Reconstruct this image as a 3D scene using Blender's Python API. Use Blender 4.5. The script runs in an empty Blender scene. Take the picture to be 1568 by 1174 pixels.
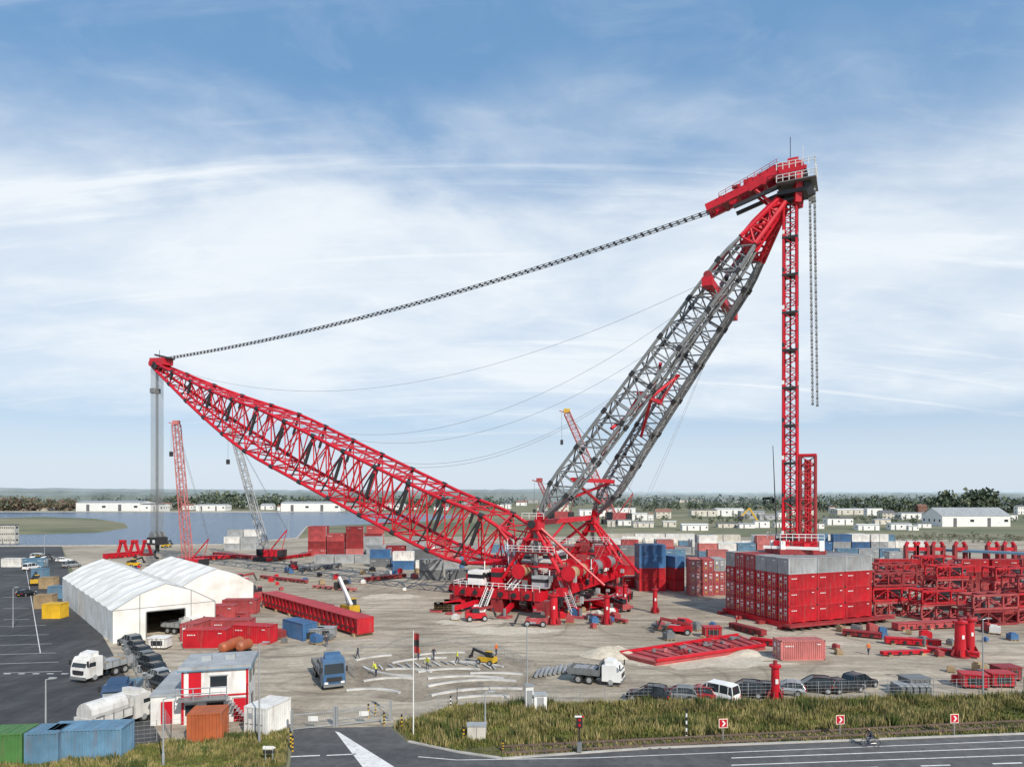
import bpy, math, random
from mathutils import Vector, Matrix
R=random.Random(11)
# ---- site survey: camera 22 m above the yard, level, looking +Y -------------
H=22.0;F=1045.0;HZ=755.0;CX=784.0
def S(u,v,z=0.0):
    d=(H-z)*F/(v-HZ); return Vector(((u-CX)*d/F,d,z))
sc=bpy.context.scene
# ------------------------------------------------------------------ materials
def nmat(name):
    m=bpy.data.materials.new(name);m.use_nodes=True
    nt=m.node_tree;b=nt.nodes['Principled BSDF'];return m,nt,b
def M(name,col,rough=.55,metal=0.,var=.25,scale=.6,rnd=.12,streak=False):
    m,nt,b=nmat(name);N=nt.nodes;L=nt.links
    tc=N.new('ShaderNodeTexCoord');nz=N.new('ShaderNodeTexNoise')
    nz.inputs['Scale'].default_value=scale;nz.inputs['Detail'].default_value=6
    L.new(tc.outputs['Object'],nz.inputs['Vector'])
    mr=N.new('ShaderNodeMapRange');mr.inputs[1].default_value=.3;mr.inputs[2].default_value=.7
    mr.inputs[3].default_value=1-var;mr.inputs[4].default_value=1+var*.5
    L.new(nz.outputs['Fac'],mr.inputs[0])
    oi=N.new('ShaderNodeObjectInfo');m2=N.new('ShaderNodeMapRange')
    m2.inputs[3].default_value=1-rnd;m2.inputs[4].default_value=1+rnd
    L.new(oi.outputs['Random'],m2.inputs[0])
    mu=N.new('ShaderNodeMath');mu.operation='MULTIPLY';L.new(mr.outputs[0],mu.inputs[0]);L.new(m2.outputs[0],mu.inputs[1])
    vm=N.new('ShaderNodeVectorMath');vm.operation='SCALE';vm.inputs[0].default_value=col
    L.new(mu.outputs[0],vm.inputs['Scale']);out=vm.outputs[0]
    if streak:
        ad=N.new('ShaderNodeVectorMath');ad.operation='ADD';L.new(tc.outputs['Object'],ad.inputs[0]);L.new(oi.outputs['Location'],ad.inputs[1])
        mp=N.new('ShaderNodeMapping');mp.inputs['Scale'].default_value=(2.6,2.6,.35);L.new(ad.outputs[0],mp.inputs[0])
        n2=N.new('ShaderNodeTexNoise');n2.inputs['Scale'].default_value=1.0;n2.inputs['Detail'].default_value=7;L.new(mp.outputs[0],n2.inputs['Vector'])
        m3=N.new('ShaderNodeMapRange');m3.inputs[1].default_value=.52;m3.inputs[2].default_value=.72;m3.inputs[3].default_value=0;m3.inputs[4].default_value=.55;L.new(n2.outputs['Fac'],m3.inputs[0])
        mx=N.new('ShaderNodeMixRGB');L.new(m3.outputs[0],mx.inputs[0]);L.new(out,mx.inputs[1]);mx.inputs[2].default_value=(.15+col[0]*.25,.09+col[1]*.25,.07+col[2]*.25,1);out=mx.outputs[0]
    L.new(out,b.inputs['Base Color'])
    b.inputs['Roughness'].default_value=rough;b.inputs['Metallic'].default_value=metal
    return m
RED=M('crane_red',(.50,.006,.018),.45,var=.2)
RED2=M('container_red',(.46,.010,.020),.5,var=.3,streak=True)
RED3=M('faded_red',(.40,.06,.065),.65,var=.35,streak=True)
RED4=M('dark_red',(.26,.02,.025),.6,var=.3,streak=True)
PINK=M('sun_bleached_red',(.50,.16,.15),.65,var=.25,streak=True)
GREY=M('mast_grey',(.17,.18,.185),.5,var=.2)
LGREY=M('light_grey',(.34,.36,.37),.6,var=.25,streak=True)
BLK=M('black_steel',(.025,.025,.028),.5)
WHT=M('white_paint',(.76,.76,.74),.5,var=.12,rnd=.06)
WHT2=M('weathered_white',(.72,.71,.68),.6,var=.2,streak=True)
OFFW=M('cream_paint',(.58,.55,.48),.6,var=.2,streak=True)
BLU=M('container_blue',(.045,.14,.30),.55,var=.3,streak=True)
NAVY=M('navy_paint',(.03,.07,.15),.35)
TEAL=M('container_pale_blue',(.12,.24,.35),.6,var=.3,streak=True)
GRN=M('green_paint',(.08,.22,.06),.6,streak=True)
ORG=M('orange_paint',(.42,.11,.04),.55,streak=True)
YEL=M('yellow_paint',(.62,.38,.02),.5)
TAN=M('tan_wood',(.36,.26,.15),.8,var=.35)
RUST=M('rusty_rail',(.13,.09,.07),.7,var=.3)
ROPE=M('wire_rope',(.10,.11,.12),.5,var=.1)
GALV=M('galvanised_steel',(.42,.44,.45),.45,.4,var=.15)
TYRE=M('tyre_rubber',(.02,.02,.02),.85)
GLASS=M('dark_glass',(.02,.028,.035),.08,var=.05)
CON=M('concrete',(.42,.40,.37),.85,var=.25)
SLAB=M('pale_track_segment',(.55,.54,.51),.7,var=.3)
SILV=M('silver_paint',(.40,.42,.43),.3,.5,var=.08)
BPAINT=M('black_paint',(.014,.015,.018),.22,var=.05)
CREDC=M('car_red',(.35,.01,.015),.3)
DKROOF=M('roof_dark',(.13,.13,.14),.8)
TILE=M('roof_tile',(.24,.12,.09),.8)
def fabric():
    m,nt,b=nmat('tent_fabric');b.inputs['Roughness'].default_value=.7
    N=nt.nodes;L=nt.links;tc=N.new('ShaderNodeTexCoord');nz=N.new('ShaderNodeTexNoise');nz.inputs['Scale'].default_value=.35;nz.inputs['Detail'].default_value=5
    L.new(tc.outputs['Object'],nz.inputs[0]);cr=N.new('ShaderNodeValToRGB');cr.color_ramp.elements[0].position=.3;cr.color_ramp.elements[0].color=(.60,.585,.53,1);cr.color_ramp.elements[1].position=.62;cr.color_ramp.elements[1].color=(.80,.79,.76,1)
    L.new(nz.outputs['Fac'],cr.inputs[0]);L.new(cr.outputs[0],b.inputs['Base Color'])
    bp=N.new('ShaderNodeBump');bp.inputs['Strength'].default_value=.5;bp.inputs['Distance'].default_value=.4;L.new(nz.outputs['Fac'],bp.inputs['Height']);L.new(bp.outputs[0],b.inputs['Normal'])
    return m
TENT=fabric()
def groundmat(name,cols,scales,rough=.9,bump=0,stretch=None,tracks=0):
    m,nt,b=nmat(name);N=nt.nodes;L=nt.links
    tc=N.new('ShaderNodeTexCoord');out=None
    for i,(c0,c1,s) in enumerate(zip(cols[::2],cols[1::2],scales)):
        mp=N.new('ShaderNodeMapping');mp.inputs['Rotation'].default_value=(0,0,.5*i)
        if stretch and i in stretch: mp.inputs['Scale'].default_value=stretch[i]
        L.new(tc.outputs['Object'],mp.inputs[0])
        nz=N.new('ShaderNodeTexNoise');nz.inputs['Scale'].default_value=s;nz.inputs['Detail'].default_value=9;nz.inputs['Roughness'].default_value=.62;nz.inputs['Distortion'].default_value=.5
        L.new(mp.outputs[0],nz.inputs['Vector'])
        cr=N.new('ShaderNodeValToRGB');e=cr.color_ramp.elements;e[0].position=.38;e[1].position=.62;e[0].color=(*c0,1);e[1].color=(*c1,1)
        L.new(nz.outputs['Fac'],cr.inputs[0])
        if out is None: out=cr.outputs[0]
        else:
            mx=N.new('ShaderNodeMixRGB');mx.blend_type='MULTIPLY';mx.inputs[0].default_value=1
            L.new(out,mx.inputs[1]);L.new(cr.outputs[0],mx.inputs[2]);out=mx.outputs[0]
        last=nz
    for k in range(tracks):   # curved tyre tracks: contour lines of a very smooth noise
        mp=N.new('ShaderNodeMapping');mp.inputs['Location'].default_value=(37*k,11*k,5*k);mp.inputs['Scale'].default_value=(.5,1,1);mp.inputs['Rotation'].default_value=(0,0,.9*k);L.new(tc.outputs['Object'],mp.inputs[0])
        nz=N.new('ShaderNodeTexNoise');nz.inputs['Scale'].default_value=.028+.012*k;nz.inputs['Detail'].default_value=0;L.new(mp.outputs[0],nz.inputs['Vector'])
        sn=N.new('ShaderNodeMath');sn.operation='PINGPONG';sn.inputs[1].default_value=.035;L.new(nz.outputs['Fac'],sn.inputs[0])
        mr=N.new('ShaderNodeMapRange');mr.interpolation_type='SMOOTHSTEP';mr.inputs[1].default_value=.0;mr.inputs[2].default_value=.007;mr.inputs[3].default_value=.78 if k%2 else .84;mr.inputs[4].default_value=1;L.new(sn.outputs[0],mr.inputs[0])
        vm=N.new('ShaderNodeVectorMath');vm.operation='SCALE';L.new(out,vm.inputs[0]);L.new(mr.outputs[0],vm.inputs['Scale']);out=vm.outputs[0]
    L.new(out,b.inputs['Base Color']);b.inputs['Roughness'].default_value=rough
    if bump:
        bp=N.new('ShaderNodeBump');bp.inputs['Strength'].default_value=bump;bp.inputs['Distance'].default_value=.1;L.new(last.outputs['Fac'],bp.inputs['Height']);L.new(bp.outputs[0],b.inputs['Normal'])
    return m
YARD=groundmat('yard_sand_concrete',[(.35,.30,.235),(.54,.475,.385),(.74,.72,.70),(1.06,1.05,1.02),(.78,.77,.75),(1.05,1.05,1.04),(.86,.86,.85),(1.06,1.06,1.06)],[.03,.14,.09,1.6],.92,.25,{1:(1,4,1),2:(.35,6,1)},3)
ASPH=groundmat('asphalt',[(.042,.043,.046),(.078,.077,.077),(.8,.8,.8),(1.1,1.1,1.1),(.7,.7,.7),(1.1,1.1,1.1)],[.05,.5,.1],.85,.1,{2:(6,.4,1)},2)
ROADM=groundmat('road_asphalt',[(.075,.075,.077),(.12,.118,.115),(.8,.8,.8),(1.1,1.1,1.1),(.85,.85,.85),(1.05,1.05,1.05)],[.08,1.2,.2],.85,.1,{2:(.15,3,1)})
FIELD=groundmat('field',[(.10,.12,.06),(.24,.22,.13),(.8,.8,.8),(1.15,1.1,1.1)],[.004,.03],.95,0,{0:(1,3,1)})
SOIL=groundmat('verge_soil',[(.07,.075,.025),(.17,.14,.07),(.7,.7,.7),(1.1,1.1,1.1)],[.25,1.5],.95,.3)
DIRT=groundmat('brown_dirt',[(.20,.16,.115),(.36,.31,.24),(.8,.8,.8),(1.1,1.1,1.1)],[.15,1.5],.95,.3)
SANDM=groundmat('sand_heap',[(.46,.40,.31),(.58,.52,.42),(.85,.85,.85),(1.1,1.1,1.1)],[.2,1.5],.95,.3)
def watermat():
    m,nt,b=nmat('harbour_water');N=nt.nodes;L=nt.links
    b.inputs['Base Color'].default_value=(.03,.075,.14,1);b.inputs['Roughness'].default_value=.22
    tc=N.new('ShaderNodeTexCoord');mp=N.new('ShaderNodeMapping');mp.inputs['Scale'].default_value=(.25,.6,1);L.new(tc.outputs['Object'],mp.inputs[0])
    nz=N.new('ShaderNodeTexNoise');nz.inputs['Scale'].default_value=.8;nz.inputs['Detail'].default_value=6;L.new(mp.outputs[0],nz.inputs[0])
    bp=N.new('ShaderNodeBump');bp.inputs['Strength'].default_value=1.0;bp.inputs['Distance'].default_value=1.6;L.new(nz.outputs['Fac'],bp.inputs['Height']);L.new(bp.outputs[0],b.inputs['Normal'])
    return m
WATER=watermat()
def leafm(name,c):
    return M(name,c,.8,var=.45,scale=.5,rnd=.1)
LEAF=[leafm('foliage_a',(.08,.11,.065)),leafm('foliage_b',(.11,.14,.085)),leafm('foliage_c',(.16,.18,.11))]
FARL=[leafm('hazed_foliage_a',(.15,.19,.18)),leafm('hazed_foliage_b',(.19,.23,.22))]  # aerial haze painted into the leaf colour: paler, greyer for far trees
BRL=[leafm('brown_foliage_a',(.16,.12,.085)),leafm('brown_foliage_b',(.14,.14,.09))]
GR=[leafm('grass_a',(.12,.14,.03)),leafm('grass_b',(.22,.20,.06)),leafm('grass_c',(.34,.28,.12)),leafm('grass_d',(.07,.10,.02))]
SKIN=M('skin',(.5,.3,.22),.6)
# ---------------------------------------------------------------- mesh builder
class MB:
    def __init__(s): s.v=[];s.f=[];s.m=[];s.mats=[]
    def mi(s,m):
        if m not in s.mats: s.mats.append(m)
        return s.mats.index(m)
    def add(s,vs,fs,m):
        o=len(s.v);s.v+= [tuple(p) for p in vs];i=s.mi(m)
        for f in fs: s.f.append(tuple(o+k for k in f));s.m.append(i)
    def obox(s,o,ax,ay,az,m):
        o=Vector(o);ax=Vector(ax);ay=Vector(ay);az=Vector(az)
        if ax.cross(ay).dot(az)<0: ax,ay=ay,ax
        s.add([o,o+ax,o+ax+ay,o+ay,o+az,o+ax+az,o+ax+ay+az,o+ay+az],[(0,3,2,1),(4,5,6,7),(0,1,5,4),(1,2,6,5),(2,3,7,6),(3,0,4,7)],m)
    def box(s,c,d,m,rz=0):
        c=Vector(c);ca,sa=math.cos(rz),math.sin(rz)
        ax=Vector((ca,sa,0))*d[0];ay=Vector((-sa,ca,0))*d[1];az=Vector((0,0,d[2]))
        s.obox(c-ax/2-ay/2-az/2,ax,ay,az,m)
    def beam(s,p,q,w,h,m,up=(0,0,1)):
        p=Vector(p);q=Vector(q);d=q-p
        if d.length<1e-6:return
        u=Vector(up)
        if abs(d.normalized().dot(u))>.99:u=Vector((1,0,0))
        x=d.cross(u).normalized();y=x.cross(d).normalized()
        s.obox(p-x*w/2-y*h/2,x*w,y*h,d,m)
    def tube(s,p,q,r,m,n=6,r2=None,cap=True):
        p=Vector(p);q=Vector(q);d=q-p
        if d.length<1e-6:return
        if r2 is None:r2=r
        u=Vector((0,0,1)) if abs(d.normalized().z)<.95 else Vector((1,0,0))
        x=d.cross(u).normalized();y=d.cross(x).normalized();vs=[]
        for k in range(n):
            a=2*math.pi*k/n;c=x*math.cos(a)+y*math.sin(a);vs.append(p+c*r)
        for k in range(n):
            a=2*math.pi*k/n;c=x*math.cos(a)+y*math.sin(a);vs.append(q+c*r2)
        fs=[(k,(k+1)%n,n+(k+1)%n,n+k) for k in range(n)]
        if cap: fs+=[tuple(range(n))[::-1],tuple(range(n,2*n))]
        s.add(vs,fs,m)
    def path(s,pts,r,m,n=5):
        for a,b in zip(pts,pts[1:]): s.tube(a,b,r,m,n,cap=False)
    def quad(s,a,b,c,d,m): s.add([a,b,c,d],[(0,1,2,3)],m)
    def prism(s,prof,y0,y1,m,capm=None,mats=None):
        n=len(prof);vs=[(x,y0,z) for x,z in prof]+[(x,y1,z) for x,z in prof]
        for k in range(n):
            s.add([vs[k],vs[(k+1)%n],vs[n+(k+1)%n],vs[n+k]],[(0,1,2,3)],mats[k] if mats else m)
        s.add(vs,[tuple(range(n))[::-1],tuple(range(n,2*n))],capm or m)
    def mesh(s,name):
        me=bpy.data.meshes.new(name);me.from_pydata(s.v,[],s.f)
        for m in s.mats: me.materials.append(m)
        me.polygons.foreach_set('material_index',s.m);me.update();return me
    def obj(s,name,loc=(0,0,0),rz=0): return put(name,s.mesh(name),loc,rz)
def put(name,me,loc,rz=0,sc_=1):
    o=bpy.data.objects.new(name,me);o.location=loc;o.rotation_euler[2]=rz
    if sc_!=1:o.scale=(sc_,)*3
    sc.collection.objects.link(o);return o
def sheet(name,pts,z,m):
    me=bpy.data.meshes.new(name);me.from_pydata([(p[0],p[1],z) for p in pts],[],[tuple(range(len(pts)))]);me.materials.append(m);me.update()
    if me.polygons[0].normal.z<0: me.flip_normals()
    return put(name,me,(0,0,0))
# ---------------------------------------------------------------------- ground
def SP(l): return [S(*p) for p in l]
sheet('ground',[(-9000,-300),(9000,-300),(9000,14000),(-9000,14000)],0,FIELD)
sheet('yard_pavement',SP([(95,836),(340,834),(480,822),(1000,820),(1900,832),(2300,1060),(1568,1066),(700,1080),(600,1112),(440,1114),(250,1135),(150,960)]),.004,YARD)
sheet('asphalt_lot',SP([(-900,1180),(-500,838),(95,836.5),(112,900),(150,960),(200,1050),(250,1135),(0,1162)]),.008,ASPH)
sheet('access_road',SP([(380,1500),(445,1165),(450,1114),(596,1112),(625,1136),(700,1152),(770,1162),(1000,1146),(1568,1124),(2300,1110),(2600,1200),(1500,1500)]),.012,ROADM)
sheet('water',SP([(-900,838),(95,836),(340,834),(455,824),(470,806),(640,799),(720,790),(520,784),(-900,784)]),.006,WATER)
mb=MB()
isl=SP([(-80,797),(60,792),(150,795),(192,801),(196,808),(150,815),(0,819),(-90,818)])
n=len(isl);c=sum(isl,Vector())/n
vs=[p for p in isl]+[c.lerp(p,.9)+Vector((0,0,1.2)) for p in isl]+[c+Vector((0,0,2))]
mb.add(vs,[(k,(k+1)%n,n+(k+1)%n,n+k) for k in range(n)]+[(n+k,n+(k+1)%n,2*n) for k in range(n)],FIELD);mb.obj('grass_island')
mb=MB();q=SP([(-500,838),(95,836),(340,834),(455,824),(470,806)])
for a,b in zip(q,q[1:]): mb.beam(a+Vector((0,0,.2)),b+Vector((0,0,.2)),1.2,.5,CON)
mb.obj('quay_wall')
mb=MB();q=SP([(-900,784),(200,783.5),(520,784),(720,790)])
for a,b in zip(q,q[1:]): mb.beam(a+Vector((0,0,.4)),b+Vector((0,0,.4)),6,1.0,CON)
mb.obj('shore_bank')
def strip(a,b,w):
    a=Vector(a);b=Vector(b);d=(b-a).normalized();s=Vector((-d.y,d.x,0))*w/2
    return [a-s,b-s,b+s,a+s]
mb=MB()
def line(u0,v0,u1,v1,w,z=.016):
    p=strip(S(u0,v0),S(u1,v1),w);mb.quad(*[(q.x,q.y,z) for q in p],WHT2)
mb.add([(p.x,p.y,.016) for p in SP([(513,1119),(520,1121),(614,1180),(560,1180)])],[(0,1,2,3)],WHT2)
for k in range(9):
    u=640+k*110; 
    line(u,1196-k*3.4,u+45,1194.6-k*3.4,.2)
line(1120,1160,1700,1139,.15);line(1120,1171,1750,1149,.15)
line(640,1158,700,1163,.12);line(700,1163,900,1160,.12);line(900,1160,1700,1128,.12)
line(445,1158,490,1156,.2);line(500,1156,545,1154,.2)
mb.obj('road_markings')
mb=MB()
for k in range(11): line(-60+k*22,1031,-50+k*22,1031,.3,.012)
for k in range(6): line(-40+k*9,960+k*14,70+k*5,957+k*14,.12,.012)
for k in range(5): line(5,880+k*17,45,880+k*17,.12,.012)
line(40,870,62,1000,.12,.012)
mb.obj('parking_markings')
mb=MB();q=SP([(625,1136),(700,1152),(770,1162),(1000,1146),(1568,1124),(2000,1114)])
for a,b in zip(q,q[1:]): mb.beam(a+Vector((0,.1,.06)),b+Vector((0,.1,.06)),.25,.13,CON)
mb.obj('kerb')
sheet('verge',SP([(604,1112),(700,1080.5),(1568,1066.5),(2300,1060.5),(2300,1109.5),(1568,1123),(1000,1145),(770,1161),(700,1151),(625,1135)]),.018,SOIL)
sheet('grass_patch',SP([(-900,1182),(0,1163),(250,1137),(443,1118),(440,1165),(375,1500),(-900,1500)]),.010,SOIL)
def inpoly(x,y,P):
    c=False;j=len(P)-1
    for i in range(len(P)):
        if (P[i].y>y)!=(P[j].y>y) and x<(P[j].x-P[i].x)*(y-P[i].y)/(P[j].y-P[i].y)+P[i].x:c=not c
        j=i
    return c
from mathutils import noise as mn
def grass(name,poly,n,hmin,hmax,skip=None):
    P=SP(poly);x0=min(p.x for p in P);x1=max(p.x for p in P);y0=min(p.y for p in P);y1=max(p.y for p in P)
    v=[];f=[];mi=[]
    k=0
    while k<n:
        x=R.uniform(x0,x1);y=R.uniform(y0,y1)
        if not inpoly(x,y,P):continue
        k+=1
        nz=mn.noise((x*.25,y*.35,0));nz2=mn.noise((x*.9,y*1.1,5))
        lim=skip(x,y) if skip else 1
        if lim<.5 and R.random()<.45: continue
        hh=R.uniform(hmin,hmax)*(1+1.1*nz+.6*nz2)*lim
        if hh<.05:hh=.05
        m=min(3,max(0,int(1.7+3.2*nz+2.2*nz2+R.uniform(-1,1))))
        for b in range(4):
            a=R.uniform(0,6.28);ax=R.uniform(0,6.28);r=R.uniform(0,.25);bx=x+r*math.cos(ax);by=y+r*math.sin(ax)
            w=R.uniform(.03,.09);ln=R.uniform(0,.3)*hh
            o=len(v);v+=[(bx-w*math.cos(a),by-w*math.sin(a),0),(bx+w*math.cos(a),by+w*math.sin(a),0),(bx+ln*math.cos(ax),by+ln*math.sin(ax),hh*R.uniform(.6,1.1))]
            f.append((o,o+1,o+2));mi.append(m)
    me=bpy.data.meshes.new(name);me.from_pydata(v,[],f)
    for g in GR: me.materials.append(g)
    me.polygons.foreach_set('material_index',mi);me.update();put(name,me,(0,0,.02))
trk0=S(770,1150);trk1=S(1800,1098)
def ontrk(x,y):
    t=(x-trk0.x)/(trk1.x-trk0.x);yy=trk0.y+t*(trk1.y-trk0.y)
    return .25 if abs(y-yy)<1.15 and t>-.05 else (.6 if y<yy-1 else 1)
grass('verge_grass',[(606,1112),(700,1081),(1568,1067),(1750,1066),(1750,1118),(1568,1122),(1000,1144),(770,1160),(700,1150),(628,1134)],30000,.25,.85,ontrk)
grass('roadside_grass',[(-20,1166),(250,1138),(440,1119),(436,1165),(420,1200),(-20,1200)],9000,.15,.5)
mb=MB();d=(trk1-trk0);L_=d.length;d.normalize();s=Vector((-d.y,d.x,0))
for o in(-.75,.75): mb.beam(trk0+s*o+Vector((0,0,.18)),trk1+s*o+Vector((0,0,.18)),.09,.16,RUST)
k=0
while k<L_:
    p=trk0+d*k;mb.beam(p-s*1.2+Vector((0,0,.04)),p+s*1.2+Vector((0,0,.04)),.25,.1,RUST);k+=.9
mb.obj('railway_track')
# ---------------------------------------------------------------- lattice util
def lattice(mb,st,rc,rl,mc,ml,n=5,cross=False):
    for i in range(len(st)):
        c=st[i]
        for k in range(4): mb.tube(c[k],c[(k+1)%4],rl,ml,n,cap=False)
        if i+1<len(st):
            e=st[i+1]
            for k in range(4):
                mb.tube(c[k],e[k],rc,mc,n+1,cap=False)
                k2=(k+1)%4
                if (i+k)%2==0 or cross: mb.tube(c[k],e[k2],rl,ml,n,cap=False)
                if (i+k)%2==1 or cross: mb.tube(c[k2],e[k],rl,ml,n,cap=False)
def lat2(mb,p,q,w0,w1,nb,rc,rl,mc,ml,side=(1,0,0)):
    p=Vector(p);q=Vector(q);d=(q-p).normalized();x=Vector(side);x=(x-d*x.dot(d)).normalized();y=d.cross(x)
    st=[]
    for i in range(nb+1):
        t=i/nb;c=p.lerp(q,t);w=(w0+(w1-w0)*t)/2
        st.append([c+x*w+y*w,c-x*w+y*w,c-x*w-y*w,c+x*w-y*w])
    lattice(mb,st,rc,rl,mc,ml);return st
# ---------------------------------------------------------------- BIG CRANE
U=Vector((.891,-.454,0));V=Vector((.454,.891,0));C0=Vector((6,144,0))
def P(a,b,h): return C0+U*a+V*b+Vector((0,0,h))
cr=MB()
prof=[(0,10.2),(.131,13.8),(.344,24.2),(.6,37.2),(.8,47.3),(1,59.3)]
def bh(t):
    for (t0,h0),(t1,h1) in zip(prof,prof[1:]):
        if t<=t1: return h0+(h1-h0)*(t-t0)/(t1-t0)
    return prof[-1][1]
def bhs(t): return sum(bh(min(1,max(0,t+o)))for o in(-.06,-.03,0,.03,.06))/5 if .07<t<.93 else bh(t)
A0,A1=-3.,-123.4;NB=26;st=[]
for i in range(NB+1):
    t=i/NB;a=A0+(A1-A0)*t;h=bhs(t)
    wd=7.2*(1 if t<.66 else 1-(t-.66)/.34*.86);th=5.9*(min(1,.45+t/.09*.55) if t<.09 else 1 if t<.6 else 1-(t-.6)/.4*.86)
    sl=Vector((A1-A0,0,48.8)).normalized();ua,uh=sl.z,-sl.x
    up=U*ua+Vector((0,0,uh))
    c=P(a,0,h);st.append([c+V*wd+up*th,c-V*wd+up*th,c-V*wd-up*th,c+V*wd-up*th])
lattice(cr,st,.42,.18,RED,RED)
for i in range(1,NB):
    c=st[i];e=st[i+1]
    if i<NB-3:
        m=(c[0]+c[1])/2;m2=(c[2]+c[3])/2
        cr.tube(c[1],m2,.15,RED,5,cap=False);cr.tube(c[0],m2,.15,RED,5,cap=False)
        me_=(e[0]+e[1])/2;cr.tube(m,me_,.2,RED,5,cap=False);cr.tube(m2,(e[2]+e[3])/2,.32,RED,5,cap=False)
        cr.tube(c[2],e[1],.15,RED,5,cap=False)
    if i%2==0:
        for k in range(4):
            dd=(e[k]-c[k]).normalized();cr.tube(c[k]-dd*.6,c[k]+dd*.6,.58,BLK,6)
        cr.tube(c[1].lerp(c[2],.12),c[1].lerp(c[2],.62),.4,BLK,6);cr.tube(c[0].lerp(c[3],.12),c[0].lerp(c[3],.5),.38,BLK,6)
        cr.tube(c[1],c[2].lerp(e[2],.6),.2,BLK,5)
    if 3<i<NB-2:
        cr.quad(c[1].lerp(c[0],.42),c[1].lerp(c[0],.58),e[1].lerp(e[0],.58),e[1].lerp(e[0],.42),RED4)
for s_ in(0,1,2,3):
    cr.tube(P(-1,-7 if s_ in(1,2) else 7,9),st[1][s_],.55,RED,6)
tip=P(A1,0,59.3)
for b in(-1.3,1.3):
    for k in range(3): cr.tube(tip+V*(b-.5)+U*(-.6+k*.9)+Vector((0,0,.6-.5*k)),tip+V*(b+.5)+U*(-.6+k*.9)+Vector((0,0,.6-.5*k)),.95,BLK if k else RED,12)
cr.beam(tip+U*5+Vector((0,0,.8)),tip-U*1.5+Vector((0,0,1.2)),3,2.0,RED)
cr.beam(tip+U*6+Vector((0,0,1.6)),tip+U*.5+Vector((0,0,3.0)),2.6,.5,BLK)
cr.tube(tip+U*1,tip+U*1+Vector((0,0,4.5)),.08,BLK,4)
for k in range(9):
    for j in range(2):
        p=tip+U*(-1.7+k*.4)+V*(-.8+j*1.6);cr.tube(p,p-Vector((0,0,50)),.06,GREY,4,cap=False)
cr.obox(tip-U*1.7-V*1.2-Vector((0,0,8)),U*1.6,V*2.4,(0,0,1.4),GREY)
hb=tip+Vector((0,0,0));hb.z=6.4
cr.obox(hb-V*2.0-U*1.9+Vector((0,0,.6)),V*4.0,U*3.8,(0,0,2.2),BLK)
for b in(-1.5,0,1.5): cr.tube(hb+V*(b-.3)+Vector((0,0,3.1)),hb+V*(b+.3)+Vector((0,0,3.1)),1.3,GREY,14)
for s_ in(-1,1): cr.obox(hb+U*(s_*1.2-.5)-V*2.06+Vector((0,0,1.2)),U*1.0,V*.06,(0,0,.9),WHT)
cr.tube(hb+Vector((0,0,1)),hb-Vector((0,0,1.2)),.7,BLK,8,.5);
cr.path([hb+U*(1.2*math.cos(a))+Vector((0,0,-2.2+1.2*math.sin(a)))for a in[x*.5 for x in range(2,11)]],.35,BLK,6)
# mast legs
HEADH=75.3;AH=49.0;BF=15.2;BT=4.1
def mp(f,b): return P(6+(AH-6)*f,b,16.3+(HEADH-16.3)*f)
def bleg(f): return BF-(BF-BT)*f/.845
for sg in(-1,1):
    p=mp(0.03,bleg(.03)*sg);q=mp(.845,BT*sg);
    d_=(q-p).normalized();xv=(V-d_*V.dot(d_)).normalized();yv=d_.cross(xv);stt=[]
    NBm=22
    for i in range(NBm+1):
        t=i/NBm;w=1.9*(.3+t*7 if t<.1 else 1 if t<.93 else 1-(t-.93)*4);c=p.lerp(q,t);stt.append([c+xv*w+yv*w*1.1,c-xv*w+yv*w*1.1,c-xv*w-yv*w*1.1,c+xv*w-yv*w*1.1])
    lattice(cr,stt,.33,.14,GREY,GREY)
    for i in range(2,NBm,3):
        for k in range(4): cr.tube(stt[i][k]-d_*.5,stt[i][k]+d_*.5,.46,BLK,6)
        cr.tube(stt[i][0],stt[i][2],.15,GREY,5)
    for i in range(NBm):
        cr.beam((stt[i][2]+stt[i][3])/2,(stt[i+1][2]+stt[i+1][3])/2,.7,.12,LGREY)
    for k in range(4): cr.tube(mp(0,BF*sg),stt[0][k],.45,RED,6)
    hq=P(AH-1.3,.8*sg,HEADH-1.5)
    lat=[]
    for i in range(5):
        t=i/4;c=q.lerp(hq,t);w=1.5*(1-t*.55);lat.append([c+xv*w+yv*w,c-xv*w+yv*w,c-xv*w-yv*w,c+xv*w-yv*w])
    lattice(cr,lat,.42,.2,RED,RED)
    cr.beam(q.lerp(hq,.35),hq,.8,1.1,RED)
for b in(-2.2,2.2): cr.tube(mp(.70,b*2)+Vector((0,0,4.5)),mp(.86,b)+Vector((0,0,3.8)),.32,RED,6);cr.tube(mp(.86,b)+Vector((0,0,3.8)),mp(.97,b*.4)+Vector((0,0,2)),.32,RED,6)
for f,h0,h1,sz in((.715,-11,14.5,1.4),(.845,-5.2,5.2,1.2)):
    cr.beam(mp(f,h0),mp(f,h1),sz,sz,RED)
    if h1>6:
        for e in(mp(f,h0),mp(f,h1)):
            cr.box(e+Vector((0,0,-.2)),(1.8,1.8,1.5),RED,-.47);cr.tube(e-V*.6+Vector((0,0,1.0)),e+V*.6+Vector((0,0,1.0)),.7,RED4,12)
for f,sz in((.41,.7),(.14,.8)):
    bb=bleg(f)-1.6;cr.beam(mp(f,-bb),mp(f,bb),sz,sz,RED)
for f0,f1 in((.30,.50),(.50,.30),(.06,.14),(.14,.06)):
    cr.tube(mp(f0,-bleg(f0)+1.5),mp(f1,bleg(f1)-1.5),.32,RED,6)
cr.tube(mp(.41,-7),mp(.25,-9)-Vector((0,0,2)),.3,RED,6);cr.tube(mp(.41,7),mp(.5,6),.3,RED,6)
he=P(AH-14.4,0,74.9);
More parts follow.
